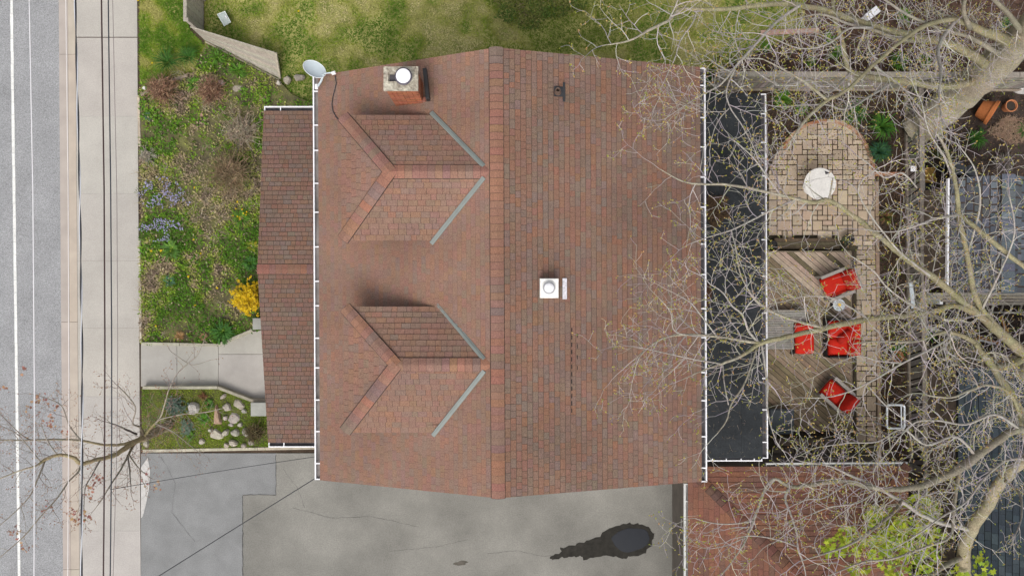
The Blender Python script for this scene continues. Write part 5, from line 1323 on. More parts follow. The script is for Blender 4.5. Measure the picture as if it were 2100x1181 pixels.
# timber rack and frames stacked below the shed
lad = thing('timber_rack', W(2010, 615, 0), 'stacked grey timber boards along the lower wall of the slate shed', 'timber')
for i in range(4):
    q = MB(); q.bar(W(1912 + i * 9, 603 + i * 6.5, .9 - i * .07), W(2230, 603 + i * 6.5, .9 - i * .07), .085, .05, jit((.33, .295, .24), .12), bev=.006); q.build('board', m_wood, lad)
for x in (1920, 2010, 2100):
    q = MB(); p = W(x, 612, .4); q.box((p.x, p.y, .33), (.09, .36, .66)); q.build('trestle', m_wood, lad)
ldr = thing('wooden_ladder', W(2060, 632, 0), 'grey wooden ladder lying below the timber stack', 'ladder')
for y in (623, 641):
    q = MB(); q.bar(W(1985, y, .3), W(2220, y - 1, .3), .05, .07, jit((.3, .28, .24), .1), bev=.006); q.build('rail', m_wood, ldr)
for i in range(12):
    x = 1995 + i * 19; q = MB(); q.bar(W(x + 6, 623, .3), W(x, 641, .3), .045, .04, jit((.34, .31, .26), .1)); q.build('rung', m_wood, ldr)
for i, (a, c, z, wd_, col, lab) in enumerate((((1868, 580), (1873, 632), .82, .12, (.5, .55, .58), 'pale blue-grey board leaning against the fence'), ((1901, 671), (1965, 692), .25, .12, (.55, .55, .55), 'pale grey board lying in the yard below the timber stack'),
        ((2052, 648), (2068, 690), .2, .10, (.45, .22, .06), 'orange board leaning near the ladder'), ((2005, 692), (2050, 705), .15, .1, (.42, .2, .07), 'orange-brown plank under the big limbs'), ((2008, 697), (2042, 705), .3, .06, (.7, .7, .68), 'narrow white strip on the orange-brown plank'),
        ((1912, 800), (1932, 862), .5, .07, (.3, .28, .26), 'grey pole lying diagonally beside the dark roof'), ((1856, 522), (1900, 525), .8, .05, (.36, .31, .24), 'short tan batten bridging the fence and the gap'))):
    q = MB(); q.bar(W(*a, z), W(*c, z - .06), wd_, .035, col, bev=.006); tag(q.build('loose_board', m_wood), lab, 'board')
# orange basket in the dark bed
bk = thing('wire_basket', W(1841, 731, 0), 'round orange-brown wicker basket in the bed beside the fence', 'basket')
c = W(1841, 731, .2)
q = MB(); q.lathe((c.x, c.y, 0), [(.10, 0), (.17, .2), (.19, .22), (.15, .22), (.09, .03)], 22); q.build('basket_body', mat('wicker', (.30, .14, .06), .85, .4, 16, .5), bk)
q = MB(); q.tube([Vector((c.x + .18 * math.cos(t), c.y + .02 * math.sin(3 * t), .22 + .2 * math.sin(t))) for t in [PI * k / 10 for k in range(11)]], .012, 6); q.build('handle', MATS['wicker'], bk)
# galvanised tube frame
m_galv = mat('galvanised', (.66, .69, .72), .45, .15, 10, .1, metal=.15, spec=.5)
tf = thing('metal_trolley', W(1836, 856, 0), 'galvanised metal tube frame standing in the dark bed by the fence', 'trolley')
def rrect(x0, y0, x1, y1, rad, z):
    out = []
    for (cx_, cy_, a0) in ((x1 - rad, y0 + rad, -90), (x1 - rad, y1 - rad, 0), (x0 + rad, y1 - rad, 90), (x0 + rad, y0 + rad, 180)):
        for k in range(5):
            a = math.radians(a0 + 22.5 * k); out.append(W(cx_ + rad * math.cos(a), cy_ + rad * math.sin(a), z))
    return out + [out[0]]
q = MB(); q.tube(rrect(1819, 830, 1855, 878, 5, .75), .032, 8); q.build('top_hoop', m_galv, tf)
q = MB(); q.tube([W(1848, 832, .74), W(1849, 876, .74)], .022, 8); q.build('cross_tube', m_galv, tf)
for px, py in ((1820, 834), (1854, 834), (1820, 875), (1854, 875)):
    p = W(px, py, .75); q = MB(); q.tube([(p.x, p.y, 0), (p.x, p.y, .74)], .022, 8); q.build('leg', m_galv, tf)
# leaf heap on the flat roof
o = blades('leaf_heap', blob(1468, 432, 24, 33, 20, .15, 8), 2600, ZF + .01, lambda x, y, r_: jit(RNG.choice([(.11, .065, .035), (.16, .10, .05), (.08, .05, .03)]), .25), (.04, .1), (.006, .018), (.9, 1.5), 71, hgt=.10); tag(o, 'heap of brown leaves and needles on the flat black roof', 'leaves', kind='stuff')
o = blades('leaf_heap', blob(1450, 605, 8, 22, 14, .15, 9), 500, ZF + .01, lambda x, y, r_: jit(RNG.choice([(.16, .075, .04), (.12, .06, .03)]), .25), (.04, .1), (.006, .018), (.9, 1.5), 72, hgt=.06); tag(o, 'narrow strip of reddish leaves along the main eave on the flat roof', 'leaves', kind='stuff')
o = blades('fallen_twigs', [(1445, 196), (1558, 196), (1562, 936), (1445, 936)], 420, ZF + .006, lambda x, y, r_: jit(RNG.choice([(.2, .16, .12), (.13, .1, .06), (.28, .24, .19)]), .25), (.04, .16), (.006, .014), (1.45, 1.56), 73); tag(o, 'loose twigs and leaf scraps strewn over the flat black roof', 'debris', kind='stuff')
# boundary posts between garage and dark outbuilding
gp = thing('rail_fence', W(1925, 1050, 0), 'dark narrow rail fence between garage and dark outbuilding', 'fence')
for x, col in ((1898, (.22, .2, .17)), (1926, (.36, .38, .38)), (1955, (.3, .28, .25))):
    q = MB(); q.bar(W(x, 960, 1.0), W(x + 2, 1400, 1.0), .09, .06, col, bev=.008); q.build('rail', m_wood, gp)
for y in (965, 1080, 1190, 1300):
    q = MB(); q.bar(W(1896, y, .95), W(1958, y, .95), .06, .05, (.24, .22, .19)); q.build('crosspiece', m_wood, gp)
    for x in (1898, 1956):
        p = W(x, y, 1.0); q = MB(); q.box((p.x, p.y, .48), (.08, .08, .96), (.22, .2, .17)); q.build('post', m_wood, gp)
# ------------------------------------------------------------------ leafless trees
m_bark = mat('bark', (1, 1, 1), .95, .3, 5, .8, 22, attr=True, fine=.3, fscale=34, spec=.15)
BK = (.27, .24, .18); BKG = (.285, .255, .155); BKL = (.38, .35, .31); TW = [(.42, .375, .38), (.48, .44, .42), (.36, .31, .335), (.52, .48, .43), (.40, .38, .30)]
DENS = .66; WK = .72
CLEAR = [(1655, 348, 1712, 408), (1678, 555, 1748, 612), (1700, 608, 1734, 645), (1624, 662, 1660, 722), (1690, 655, 1746, 728), (1676, 772, 1738, 838), (1812, 824, 1860, 884), (1978, 196, 2078, 262), (1590, 520, 1680, 560), (1450, 830, 1560, 940)]
def crowded(p):
    k = FPX / (CAM_H - p.z); x, y = CX + p.x * k, CY - p.y * k
    return any(a < x < c and b < y < d for a, b, c, d in CLEAR)   # gaps in the crown over the seating
def smooth(pts, sub=5):
    """Catmull-Rom through (vec, radius) samples"""
    out = []
    n = len(pts)
    for i in range(n - 1):
        p0, p1, p2, p3 = pts[max(i - 1, 0)], pts[i], pts[i + 1], pts[min(i + 2, n - 1)]
        for k in range(sub):
            t = k / sub; t2, t3 = t * t, t * t * t
            v = .5 * ((2 * p1[0]) + (-p0[0] + p2[0]) * t + (2 * p0[0] - 5 * p1[0] + 4 * p2[0] - p3[0]) * t2 + (-p0[0] + 3 * p1[0] - 3 * p2[0] + p3[0]) * t3)
            out.append((v, p1[1] + (p2[1] - p1[1]) * t))
    out.append(pts[-1]); return out
class Tree:
    def __init__(s, name, label, base, seed, bud, budn=2, twcol=TW, tw_r=1.0):
        s.root = thing(name, base, label, 'tree'); s.limbs = MB(); s.tw = MB(); s.bud = MB(); s.r = random.Random(seed); s.budc = bud; s.budn = budn; s.twc = twcol; s.k = tw_r
    def limb(s, raw, col=BK, side=True, dens=1.0, L=(.5, 1.3), both=0, zj=.25, tip=True, sides=8, lev=2, ang=(30, 75), start=0.0):
        """raw: (px, py, z, width px); side twigs sprout along it"""
        if side: raw = [(a, b, z, w_ * WK) for a, b, z, w_ in raw]
        P = [(W(a, b, z), max(.5 * w_ * (CAM_H - z) / FPX, .004)) for a, b, z, w_ in raw]
        S = smooth(P, 5); r = s.r
        pts = []; rad = []
        for i, (p, q) in enumerate(S):
            j = .18 * q if q < .2 else .06 * q
            pts.append(p + Vector((r.uniform(-j, j), r.uniform(-j, j), 0))); rad.append(q * r.uniform(.93, 1.08))
        cc = [jit(col if rad[i] > .03 else lerp(col, BKL, .5), .10, r) for i in range(len(pts))]
        s.limbs.tube(pts, rad, sides if max(rad) > .05 else 6, col, cols=cc)
        if not side: return
        Ltot = 0; sgn = 1; nxt = .12
        tot = sum((pts[i + 1] - pts[i]).length for i in range(len(pts) - 1))
        for i in range(len(pts) - 1):
            d = pts[i + 1] - pts[i]; l = d.length; Ltot += l
            if Ltot < start * tot: continue
            while Ltot > nxt:
                nxt += r.uniform(.14, .34) / (dens * DENS)
                dd = d.normalized(); f = Ltot / tot
                sgn = -sgn if r.random() < .75 else sgn
                if both: sgn = both
                a = math.radians(r.uniform(*ang)) * sgn; dir_ = Vector((dd.x * math.cos(a) - dd.y * math.sin(a), dd.x * math.sin(a) + dd.y * math.cos(a), r.uniform(-.3, .45)))
                s.twig(pts[i], dir_.normalized(), r.uniform(*L) * (1.05 - .35 * f), min(.0115 * s.k, rad[i] * .6), lev)
        if tip: s.twig(pts[-1], (pts[-1] - pts[-3]).normalized(), L[1] * .6, min(rad[-1], .012), lev)
    def twig(s, p, d, L, rad, lev):
        r = s.r
        if crowded(p + d * L * .5) and r.random() < .72: return
        n = max(3, int(L / .11)); st = L / n; pts = [p]; bend = r.uniform(-.35, .35); col = jit(r.choice(s.twc), .15, r); sg = r.choice((-1, 1)); rads = [rad]
        for i in range(n):
            a = bend * .35 + r.uniform(-.30, .30); d = Vector((d.x * math.cos(a) - d.y * math.sin(a), d.x * math.sin(a) + d.y * math.cos(a), d.z + r.uniform(-.10, .13))).normalized()
            d.z *= .9
            p = p + d * st; pts.append(p); rr = rad * (1 - .75 * (i + 1) / n); rads.append(max(rr, .0030 * s.k))
            if lev > 0 and r.random() < (.62 if lev > 1 else .5):
                sg = -sg; b = math.radians(r.uniform(28, 68)) * sg
                dd = Vector((d.x * math.cos(b) - d.y * math.sin(b), d.x * math.sin(b) + d.y * math.cos(b), d.z + r.uniform(-.25, .3))).normalized()
                s.twig(p, dd, L * r.uniform(.28, .55), max(rr * .75, .004 * s.k), lev - 1)
        s.tw.tube(pts, rads, 3, col, caps=False)
        s.tipbud(p, d)
        if r.random() < .5: s.tipbud(pts[len(pts) // 2], d)
    def tipbud(s, p, d):
        r = s.r
        for k in range(r.randint(1, s.budn)):
            c = jit(r.choice(s.budc), .2, r); q = p + Vector((r.uniform(-.02, .02), r.uniform(-.02, .02), r.uniform(-.01, .02))); l = r.uniform(.022, .045)
            e = (d + Vector((r.uniform(-.8, .8), r.uniform(-.8, .8), r.uniform(-.2, .6)))).normalized() * l; sdv = e.cross(Vector((0, 0, 1))).normalized() * l * .3; h = Vector((0, 0, l * .25))
            s.bud.faces([q, q + e * .5 + sdv, q + e, q + e * .5 - sdv, q + e * .5 + h, q + e * .5 - h], [(0, 1, 4), (1, 2, 4), (2, 3, 4), (3, 0, 4), (1, 0, 5), (2, 1, 5), (3, 2, 5), (0, 3, 5)], c)
    def done(s):
        s.limbs.build('trunk', m_bark, s.root, smooth=True)
        c = s.tw.build('crown', m_twig, s.root)
        o = s.bud.build('buds', m_leaf, c)
YB = [(.52, .44, .09), (.42, .42, .07), (.58, .44, .15), (.55, .33, .14), (.34, .40, .05)]
# --- thick trunk by the board fence, limbs sweeping left above the lawn
T = Tree('bare_maple', 'great bare tree with massive leaning trunk rising beside the board fence', W(1885, 262, 0), 3, YB)
T.limb([(1872, 272, -.05, 72), (1905, 250, .5, 64), (1960, 202, 1.8, 66), (2020, 152, 3.2, 66), (2080, 92, 4.6, 64), (2150, 20, 6.0, 60), (2220, -60, 7.2, 60)], (.33, .29, .215), side=False, sides=16)
T.limb([(2080, 90, 4.6, 40), (2020, 66, 5.6, 22), (1960, 42, 6.6, 16), (1900, 52, 7.4, 13), (1848, 86, 8.0, 11), (1790, 135, 8.4, 10), (1730, 190, 8.8, 10), (1696, 206, 9.0, 10), (1662, 236, 9.2, 9), (1640, 262, 9.3, 8), (1622, 290, 9.4, 5)], BKG, dens=1.1)
T.limb([(1696, 206, 9.0, 9), (1655, 172, 9.2, 8), (1610, 145, 9.3, 5), (1565, 122, 9.4, 3)], BKG)
T.limb([(2030, 140, 3.6, 30), (1960, 95, 5.4, 22), (1860, 72, 6.6, 19), (1770, 48, 7.6, 17), (1690, 22, 8.2, 16), (1600, 8, 8.8, 15), (1500, 19, 9.2, 13), (1440, 20, 9.4, 10), (1395, 20, 9.5, 9), (1372, 42, 9.6, 8), (1335, 60, 9.7, 8), (1290, 84, 9.8, 5), (1235, 94, 9.9, 2.5)], BKG, dens=1.25)
T.limb([(1372, 42, 9.6, 5), (1392, -10, 9.9, 4), (1380, -60, 10.1, 3)], BKL)
T.limb([(1430, 22, 9.4, 4), (1420, 48, 9.5, 4), (1395, 85, 9.6, 4), (1385, 118, 9.7, 3.5), (1370, 150, 9.7, 3), (1360, 172, 9.8, 2.5)], BKL, dens=1.3)
T.limb([(1640, 12, 8.8, 10), (1602, 38, 9.0, 8), (1570, 68, 9.2, 8), (1535, 108, 9.4, 8), (1512, 132, 9.5, 7), (1480, 172, 9.6, 5), (1440, 195, 9.7, 4), (1400, 220, 9.8, 3), (1362, 245, 9.9, 2)], BKL, dens=1.3)
T.limb([(1512, 132, 9.5, 5), (1490, 185, 9.7, 4.5), (1498, 222, 9.8, 4), (1520, 255, 9.8, 3.5), (1545, 300, 9.9, 3)], BKL, dens=1.2)
T.limb([(1496, 222, 9.8, 3), (1475, 245, 9.9, 3), (1462, 275, 10, 2.5), (1455, 310, 10, 2)], BKL)
T.limb([(2010, 165, 2.9, 26), (1940, 178, 4.2, 20), (1860, 168, 5.0, 18), (1790, 160, 5.6, 17), (1745, 148, 6.0, 15), (1733, 116, 6.3, 13), (1725, 75, 6.6, 12), (1712, 38, 6.9, 10), (1706, -30, 7.3, 8)], BKG, dens=.8)
T.limb([(1990, 60, 6.2, 14), (1975, 20, 7.0, 12), (1990, -40, 8, 10)], BK)
T.limb([(1960, 42, 6.6, 12), (1925, 95, 7.4, 10), (1930, 150, 8, 7), (1925, 200, 8.5, 5), (1935, 260, 9, 4)], BKL, dens=1.3)
T.limb([(1900, 85, 6.2, 12), (1840, 80, 6.9, 11), (1780, 58, 7.6, 9), (1740, 50, 8, 7), (1680, 30, 8.5, 5), (1600, 50, 9.2, 3)], BK, dens=1.2)
T.limb([(2060, 120, 4.2, 16), (2000, 82, 5.6, 12), (1930, 60, 6.8, 9), (1860, 30, 7.8, 7), (1800, -10, 8.6, 5)], BK, dens=1.2)
T.limb([(1790, 58, 7.6, 8), (1740, 60, 8.2, 6), (1700, 90, 8.6, 5), (1640, 100, 9.0, 4), (1560, 70, 9.4, 3), (1500, 70, 9.6, 2.5)], BKL, dens=1.4)
T.limb([(1830, 170, 5.3, 8), (1780, 200, 6.6, 7), (1735, 225, 7.6, 5), (1690, 215, 8.3, 4), (1600, 220, 9.0, 3)], BKL, dens=1.1)
T.limb([(1745, 148, 6.0, 7), (1700, 190, 7.0, 6), (1660, 165, 7.8, 5), (1600, 175, 8.6, 4), (1540, 140, 9.2, 3)], BKL, dens=1.1)
T.limb([(1790, 135, 8.4, 6), (1840, 170, 8.7, 5), (1868, 200, 9, 4), (1900, 240, 9.2, 3)], BKL, dens=1.2)
T.limb([(2100, 75, 5.0, 18), (2060, 20, 6.5, 12), (2010, -20, 7.5, 9)], BK)
T.done()
# --- tree whose limbs reach over the flat roof
T = Tree('bare_maple', 'bare tree by the slate shed with long mossy limbs reaching over the flat roof', W(1968, 738, 0), 5, YB)
T.limb([(1945, 728, -.05, 60), (1990, 740, .8, 54), (2050, 752, 2.0, 52), (2120, 760, 3.4, 50), (2200, 770, 4.6, 46)], (.29, .25, .18), side=False, sides=14)
T.limb([(2200, 770, 4.6, 40), (2130, 752, 5.8, 32), (2070, 700, 6.6, 27), (2020, 648, 7.2, 24), (1998, 600, 7.7, 16), (1988, 545, 8.1, 14), (1976, 490, 8.4, 13), (1966, 440, 8.6, 14), (1962, 390, 8.9, 11), (1950, 335, 9.1, 10), (1930, 288, 9.3, 7), (1900, 250, 9.5, 4)], BKG, dens=1.0)
T.limb([(2020, 648, 7.2, 22), (1960, 628, 7.9, 15), (1905, 640, 8.2, 14), (1850, 648, 8.5, 15), (1780, 654, 8.8, 17), (1715, 668, 9.0, 17), (1650, 682, 9.2, 15), (1600, 694, 9.3, 14), (1560, 704, 9.4, 13), (1520, 730, 9.5, 9), (1480, 746, 9.6, 7), (1440, 760, 9.7, 4), (1395, 780, 9.8, 2)], BKG, dens=1.0)
T.limb([(1560, 704, 9.4, 9), (1520, 698, 9.5, 8), (1470, 690, 9.6, 7), (1410, 686, 9.7, 6), (1365, 692, 9.8, 5), (1330, 712, 9.9, 4), (1300, 738, 10, 2.5)], BKG, dens=1.5)
T.limb([(1555, 702, 9.4, 8), (1535, 678, 9.5, 7), (1522, 645, 9.6, 6), (1502, 628, 9.7, 5), (1482, 600, 9.8, 4), (1455, 582, 9.9, 3)], BKL, dens=1.5)
T.limb([(1690, 672, 9.1, 9), (1640, 660, 9.3, 8), (1590, 642, 9.4, 7), (1555, 620, 9.5, 7), (1535, 595, 9.6, 5), (1518, 560, 9.7, 4), (1508, 510, 9.8, 3)], BKG, dens=1.2)
T.limb([(1562, 708, 9.4, 6), (1568, 745, 9.5, 6), (1574, 790, 9.6, 6), (1573, 830, 9.6, 5), (1580, 870, 9.7, 4), (1592, 905, 9.8, 2.5)], BKL, dens=1.0)
T.limb([(1552, 712, 9.4, 5), (1540, 752, 9.6, 5), (1525, 790, 9.7, 5), (1500, 828, 9.8, 5), (1490, 862, 9.9, 4), (1470, 890, 10, 2.5)], BKG, dens=1.2)
T.limb([(1482, 746, 9.6, 4), (1486, 790, 9.8, 3.5), (1494, 830, 9.9, 3)], BKL)
T.limb([(1440, 690, 9.65, 4), (1385, 680, 9.8, 3), (1375, 640, 9.9, 3), (1350, 610, 10, 2)], BKL, dens=1.5)
T.limb([(1330, 712, 9.9, 3), (1310, 735, 10, 3), (1300, 770, 10, 2)], BKL, dens=1.4)
T.limb([(1480, 746, 9.6, 4), (1430, 738, 9.8, 3.5), (1370, 725, 9.9, 3), (1310, 712, 10, 2)], BKL, dens=1.6)
T.limb([(1470, 690, 9.6, 4), (1440, 650, 9.8, 3.5), (1415, 620, 9.9, 3), (1380, 600, 10, 2)], BKL, dens=1.5)
T.limb([(2060, 692, 6.7, 24), (1990, 632, 7.6, 20), (1925, 578, 8.3, 19), (1865, 535, 8.8, 17), (1815, 495, 9.1, 15), (1755, 447, 9.4, 14), (1700, 411, 9.6, 13), (1668, 415, 9.7, 11), (1600, 400, 9.8, 8), (1545, 388, 9.9, 8), (1490, 379, 10, 7), (1445, 378, 10, 6), (1400, 372, 10.1, 4), (1350, 345, 10.2, 2)], BKG, dens=1.0)
T.limb([(1700, 411, 9.6, 5), (1705, 385, 9.7, 3.5), (1708, 365, 9.7, 2.5)], BK, side=False)
T.limb([(1692, 410, 9.6, 4), (1670, 395, 9.7, 3), (1652, 378, 9.8, 2)], BK, lev=1, dens=.5)
T.limb([(1640, 405, 9.7, 5), (1585, 430, 9.9, 6), (1545, 450, 10, 5), (1500, 472, 10.1, 4), (1450, 487, 10.2, 3), (1415, 500, 10.2, 2)], BKL, dens=1.3)
T.limb([(1500, 472, 10.1, 3), (1512, 520, 10.2, 3), (1530, 570, 10.3, 2.5)], BKL, dens=1.3)
T.limb([(1600, 400, 9.8, 5), (1575, 365, 10, 5), (1550, 330, 10.1, 4), (1520, 300, 10.2, 3), (1500, 285, 10.2, 2)], BKL, dens=1.2)
T.limb([(1966, 440, 8.6, 13), (2010, 474, 8.8, 14), (2055, 512, 8.8, 14), (2110, 555, 8.8, 13), (2170, 600, 8.6, 12)], BKG, dens=.9)
T.limb([(1966, 440, 8.6, 9), (1915, 450, 8.9, 7), (1870, 466, 9.1, 6), (1825, 476, 9.3, 4), (1770, 470, 9.5, 2.5)], BKL, dens=1.4)
T.limb([(1955, 370, 8.9, 6), (1935, 320, 9.2, 5), (1905, 270, 9.5, 4), (1890, 210, 9.7, 3)], BKL, dens=1.0)
T.limb([(1985, 520, 8.2, 6), (2010, 420, 9.0, 5), (2000, 350, 9.4, 4), (1975, 310, 9.7, 3)], BKL, dens=1.2)
T.limb([(1920, 575, 8.3, 7), (1880, 545, 8.9, 6), (1830, 500, 9.4, 5), (1760, 395, 9.9, 4), (1800, 345, 10, 3)], BKL, dens=.9)
T.limb([(1880, 385, 9.2, 4), (1850, 355, 9.5, 5), (1815, 365, 9.6, 4), (1780, 335, 9.8, 3), (1755, 318, 9.9, 2)], BKL, dens=1.1)
T.limb([(1900, 640, 8.2, 8), (1860, 620, 8.8, 6), (1820, 590, 9.2, 5), (1790, 555, 9.5, 4), (1745, 525, 9.8, 3)], BKL, dens=1.6)
T.limb([(1780, 654, 8.8, 5), (1740, 628, 9.3, 4), (1700, 610, 9.6, 3.5), (1650, 608, 9.8, 3), (1610, 618, 10, 2)], BKL, dens=1.5)
T.limb([(2100, 735, 6.2, 22), (2050, 755, 7.0, 18), (2020, 735, 7.4, 16), (1995, 700, 7.8, 14), (1940, 680, 8.3, 9), (1880, 700, 8.8, 7), (1800, 700, 9.2, 5), (1750, 705, 9.5, 3)], BKG, dens=1.7)
T.limb([(2000, 705, 7.8, 10), (2030, 745, 7.6, 18), (2060, 790, 7.4, 20), (2100, 850, 7.0, 22), (2160, 900, 6, 24)], BKG, dens=.8)
T.limb([(1900, 640, 8.2, 9), (1935, 660, 8.6, 7), (1945, 690, 9, 6), (1910, 715, 9.4, 5), (1850, 745, 9.6, 5), (1790, 780, 9.8, 5), (1735, 805, 9.9, 4), (1690, 815, 10, 3), (1640, 815, 10.1, 2)], BKL, dens=1.6)
T.limb([(1780, 790, 9.8, 4), (1810, 825, 9.9, 4), (1840, 850, 10, 3)], BKL)
T.limb([(1850, 745, 9.6, 4), (1800, 740, 9.8, 3), (1755, 730, 9.9, 2.5), (1690, 760, 10, 2)], BKL, dens=1.6)
T.limb([(2010, 640, 7.3, 8), (2050, 560, 8.5, 5), (2080, 480, 9.2, 4), (2070, 400, 9.6, 3)], BKL, dens=1.0)
T.done()
# --- tree lower right over the garage
T = Tree('bare_maple', 'bare forked tree beside the dark outbuilding with limbs spreading over the garage roof', W(1845, 1292, 0), 8, YB)
T.limb([(1845, 1292, -.05, 34), (1885, 1286, 1.0, 29), (1935, 1265, 2.2, 27), (1975, 1215, 3.3, 26), (1976, 1140, 4.0, 25), (1990, 1085, 4.6, 24), (2020, 1045, 5.0, 23), (2055, 985, 5.6, 22), (2110, 935, 6.4, 21), (2160, 895, 7.2, 20)], (.29, .25, .165), side=False, sides=12)
T.limb([(2160, 895, 7.2, 22), (2090, 880, 7.8, 20), (2030, 915, 8.2, 22), (1975, 955, 8.5, 24), (1925, 982, 8.7, 20), (1870, 1000, 8.9, 17), (1800, 1002, 9.1, 14), (1730, 986, 9.3, 13), (1660, 994, 9.5, 12), (1622, 998, 9.6, 11), (1590, 982, 9.7, 8), (1570, 1000, 9.7, 7), (1555, 1040, 9.8, 7), (1540, 1080, 9.9, 6), (1525, 1115, 10, 5), (1505, 1145, 10, 4), (1480, 1178, 10.1, 3)], BK, dens=1.1)
T.limb([(1618, 1000, 9.6, 9), (1610, 1022, 9.7, 8), (1622, 1055, 9.8, 6), (1634, 1095, 9.9, 5), (1636, 1125, 10, 4), (1650, 1165, 10, 3), (1655, 1210, 10.1, 2)], BKL, dens=1.3)
T.limb([(1545, 1068, 9.9, 4), (1500, 1074, 10, 3.5), (1460, 1072, 10.1, 3), (1425, 1062, 10.1, 2)], BKL, dens=1.3)
T.limb([(1530, 1100, 9.9, 3.5), (1490, 1118, 10, 3), (1450, 1125, 10.1, 2)], BKL, dens=1.2)
T.limb([(1636, 1120, 9.9, 4), (1590, 1105, 10, 3.5), (1540, 1098, 10.1, 3), (1500, 1105, 10.1, 2)], BKL, dens=1.4)
T.limb([(1970, 958, 8.5, 14), (1962, 1000, 8.6, 10), (1956, 1050, 8.7, 9), (1948, 1100, 8.8, 7), (1900, 1120, 9.1, 6), (1830, 1145, 9.4, 6), (1770, 1152, 9.6, 5), (1700, 1180, 9.8, 3)], BK, dens=1.2)
T.limb([(1990, 1085, 4.6, 14), (1930, 1072, 5.5, 12), (1885, 1052, 7, 11), (1845, 1025, 8, 10), (1800, 1000, 8.8, 9), (1745, 975, 9.3, 7), (1700, 955, 9.6, 5), (1640, 945, 9.9, 3)], BKL, dens=1.3)
T.limb([(1850, 1025, 8, 9), (1830, 1052, 8.5, 9), (1790, 1085, 9, 9), (1745, 1115, 9.4, 7), (1690, 1135, 9.7, 5), (1640, 1150, 9.9, 3)], BK, dens=1.1)
T.limb([(2000, 935, 8.3, 9), (1960, 895, 8.8, 7), (1900, 912, 9.2, 6), (1850, 880, 9.5, 5), (1800, 905, 9.7, 4), (1740, 908, 9.8, 4), (1690, 915, 9.9, 2.5)], BKL, dens=1.5)
T.limb([(2090, 880, 7.8, 9), (2040, 850, 8.6, 7), (1980, 870, 9, 6), (1920, 862, 9.4, 5), (1870, 870, 9.7, 4), (1820, 930, 9.9, 3)], BKL, dens=1.5)
T.limb([(2100, 940, 6.3, 10), (2060, 945, 7.8, 7), (2015, 985, 8.6, 6), (1980, 1030, 9.0, 5), (1930, 1060, 9.4, 5), (1890, 1090, 9.7, 4), (1840, 1120, 9.9, 3)], BKL, dens=1.2)
T.limb([(2110, 935, 6.4, 14), (2080, 820, 8, 9), (2030, 790, 8.6, 7), (1990, 800, 9, 6), (1950, 815, 9.3, 5), (1900, 810, 9.6, 4)], BKG, dens=1.1)
T.limb([(2058, 985, 5.6, 10), (2090, 1010, 7, 7), (2095, 1060, 8, 4), (2080, 1100, 8.8, 3)], BKL, dens=.8)
T.limb([(1800, 1002, 9.1, 5), (1760, 1030, 9.5, 4), (1700, 1040, 9.7, 3.5), (1650, 1060, 9.9, 2.5)], BKL, dens=1.5)
T.limb([(1740, 988, 9.3, 5), (1690, 1020, 9.6, 4), (1650, 1025, 9.8, 3), (1600, 1050, 10, 2)], BKL, dens=1.4)
T.limb([(1976, 1140, 4.0, 16), (1930, 1165, 4.8, 12), (1880, 1200, 6, 10)], BK, dens=.6)
T.done()
# --- young tree in fresh leaf below the limbs
T = Tree('leafing_maple', 'young tree in fresh yellow-green leaf between garage and dark outbuilding', W(1880, 1150, 0), 12, [(.2, .3, .02)])
T.limb([(1868, 1140, 0, 9), (1880, 1146, 1.5, 7), (1890, 1150, 2.6, 5)], BK, side=False)
lf = MB(); r = random.Random(5)
def maple_leaf(mb, p, s, col, r):
    n_ = Vector((r.uniform(-.6, .6), r.uniform(-.6, .6), 1)).normalized(); u = n_.orthogonal().normalized(); a0 = r.uniform(0, 6.3); v = n_.cross(u); q = []
    for k in range(10):
        a = a0 + 2 * PI * k / 10; rad = s * (1.0 if k % 2 == 0 else .55) * (.55 if k == 5 else 1); q.append(p + (u * math.cos(a) + v * math.sin(a)) * rad)
    for k in range(10): mb.poly([p, q[k], q[(k + 1) % 10]], col)
rx_ = 1.2
cl = [(1742, 1110, 32, 26), (1700, 1125, 18, 16), (1815, 1085, 34, 40), (1835, 1110, 32, 30), (1790, 1060, 18, 18), (1880, 1035, 26, 16), (1910, 1065, 20, 20), (1905, 1100, 28, 18), (1850, 1150, 40, 34), (1800, 1120, 24, 24), (1905, 1150, 22, 24), (1990, 1165, 44, 22), (2012, 1140, 14, 10), (1760, 1165, 20, 14), (1860, 1080, 26, 20), (1920, 1045, 12, 10)]
for (cx_, cy_, rx, ry) in cl:
    z0 = r.uniform(2.9, 4.6); c0_ = W(cx_, cy_, z0)
    T.limbs.tube([W(1884, 1148, 2.2), W(1884, 1148, 2.6).lerp(c0_, .5) + Vector((0, 0, .2)), c0_], [.03, .02, .008], 5, (.2, .16, .1))
    for _ in range(int(rx * ry * (.11 if cx_ < 1970 else .06))):
        a, q = r.uniform(0, 6.3), math.sqrt(r.random()); p = W(cx_ + rx_ * rx * q * math.cos(a), cy_ + rx_ * ry * q * math.sin(a), z0 + r.uniform(-.4, .5)); s_ = r.uniform(.05, .10)
        maple_leaf(lf, p, s_, jit(r.choice([(.25, .33, .012), (.32, .39, .02), (.2, .29, .015), (.36, .41, .03)]), .18, r), r)
T.limbs.build('trunk', m_bark, T.root, smooth=True); lf.build('crown', m_leaf, T.root)
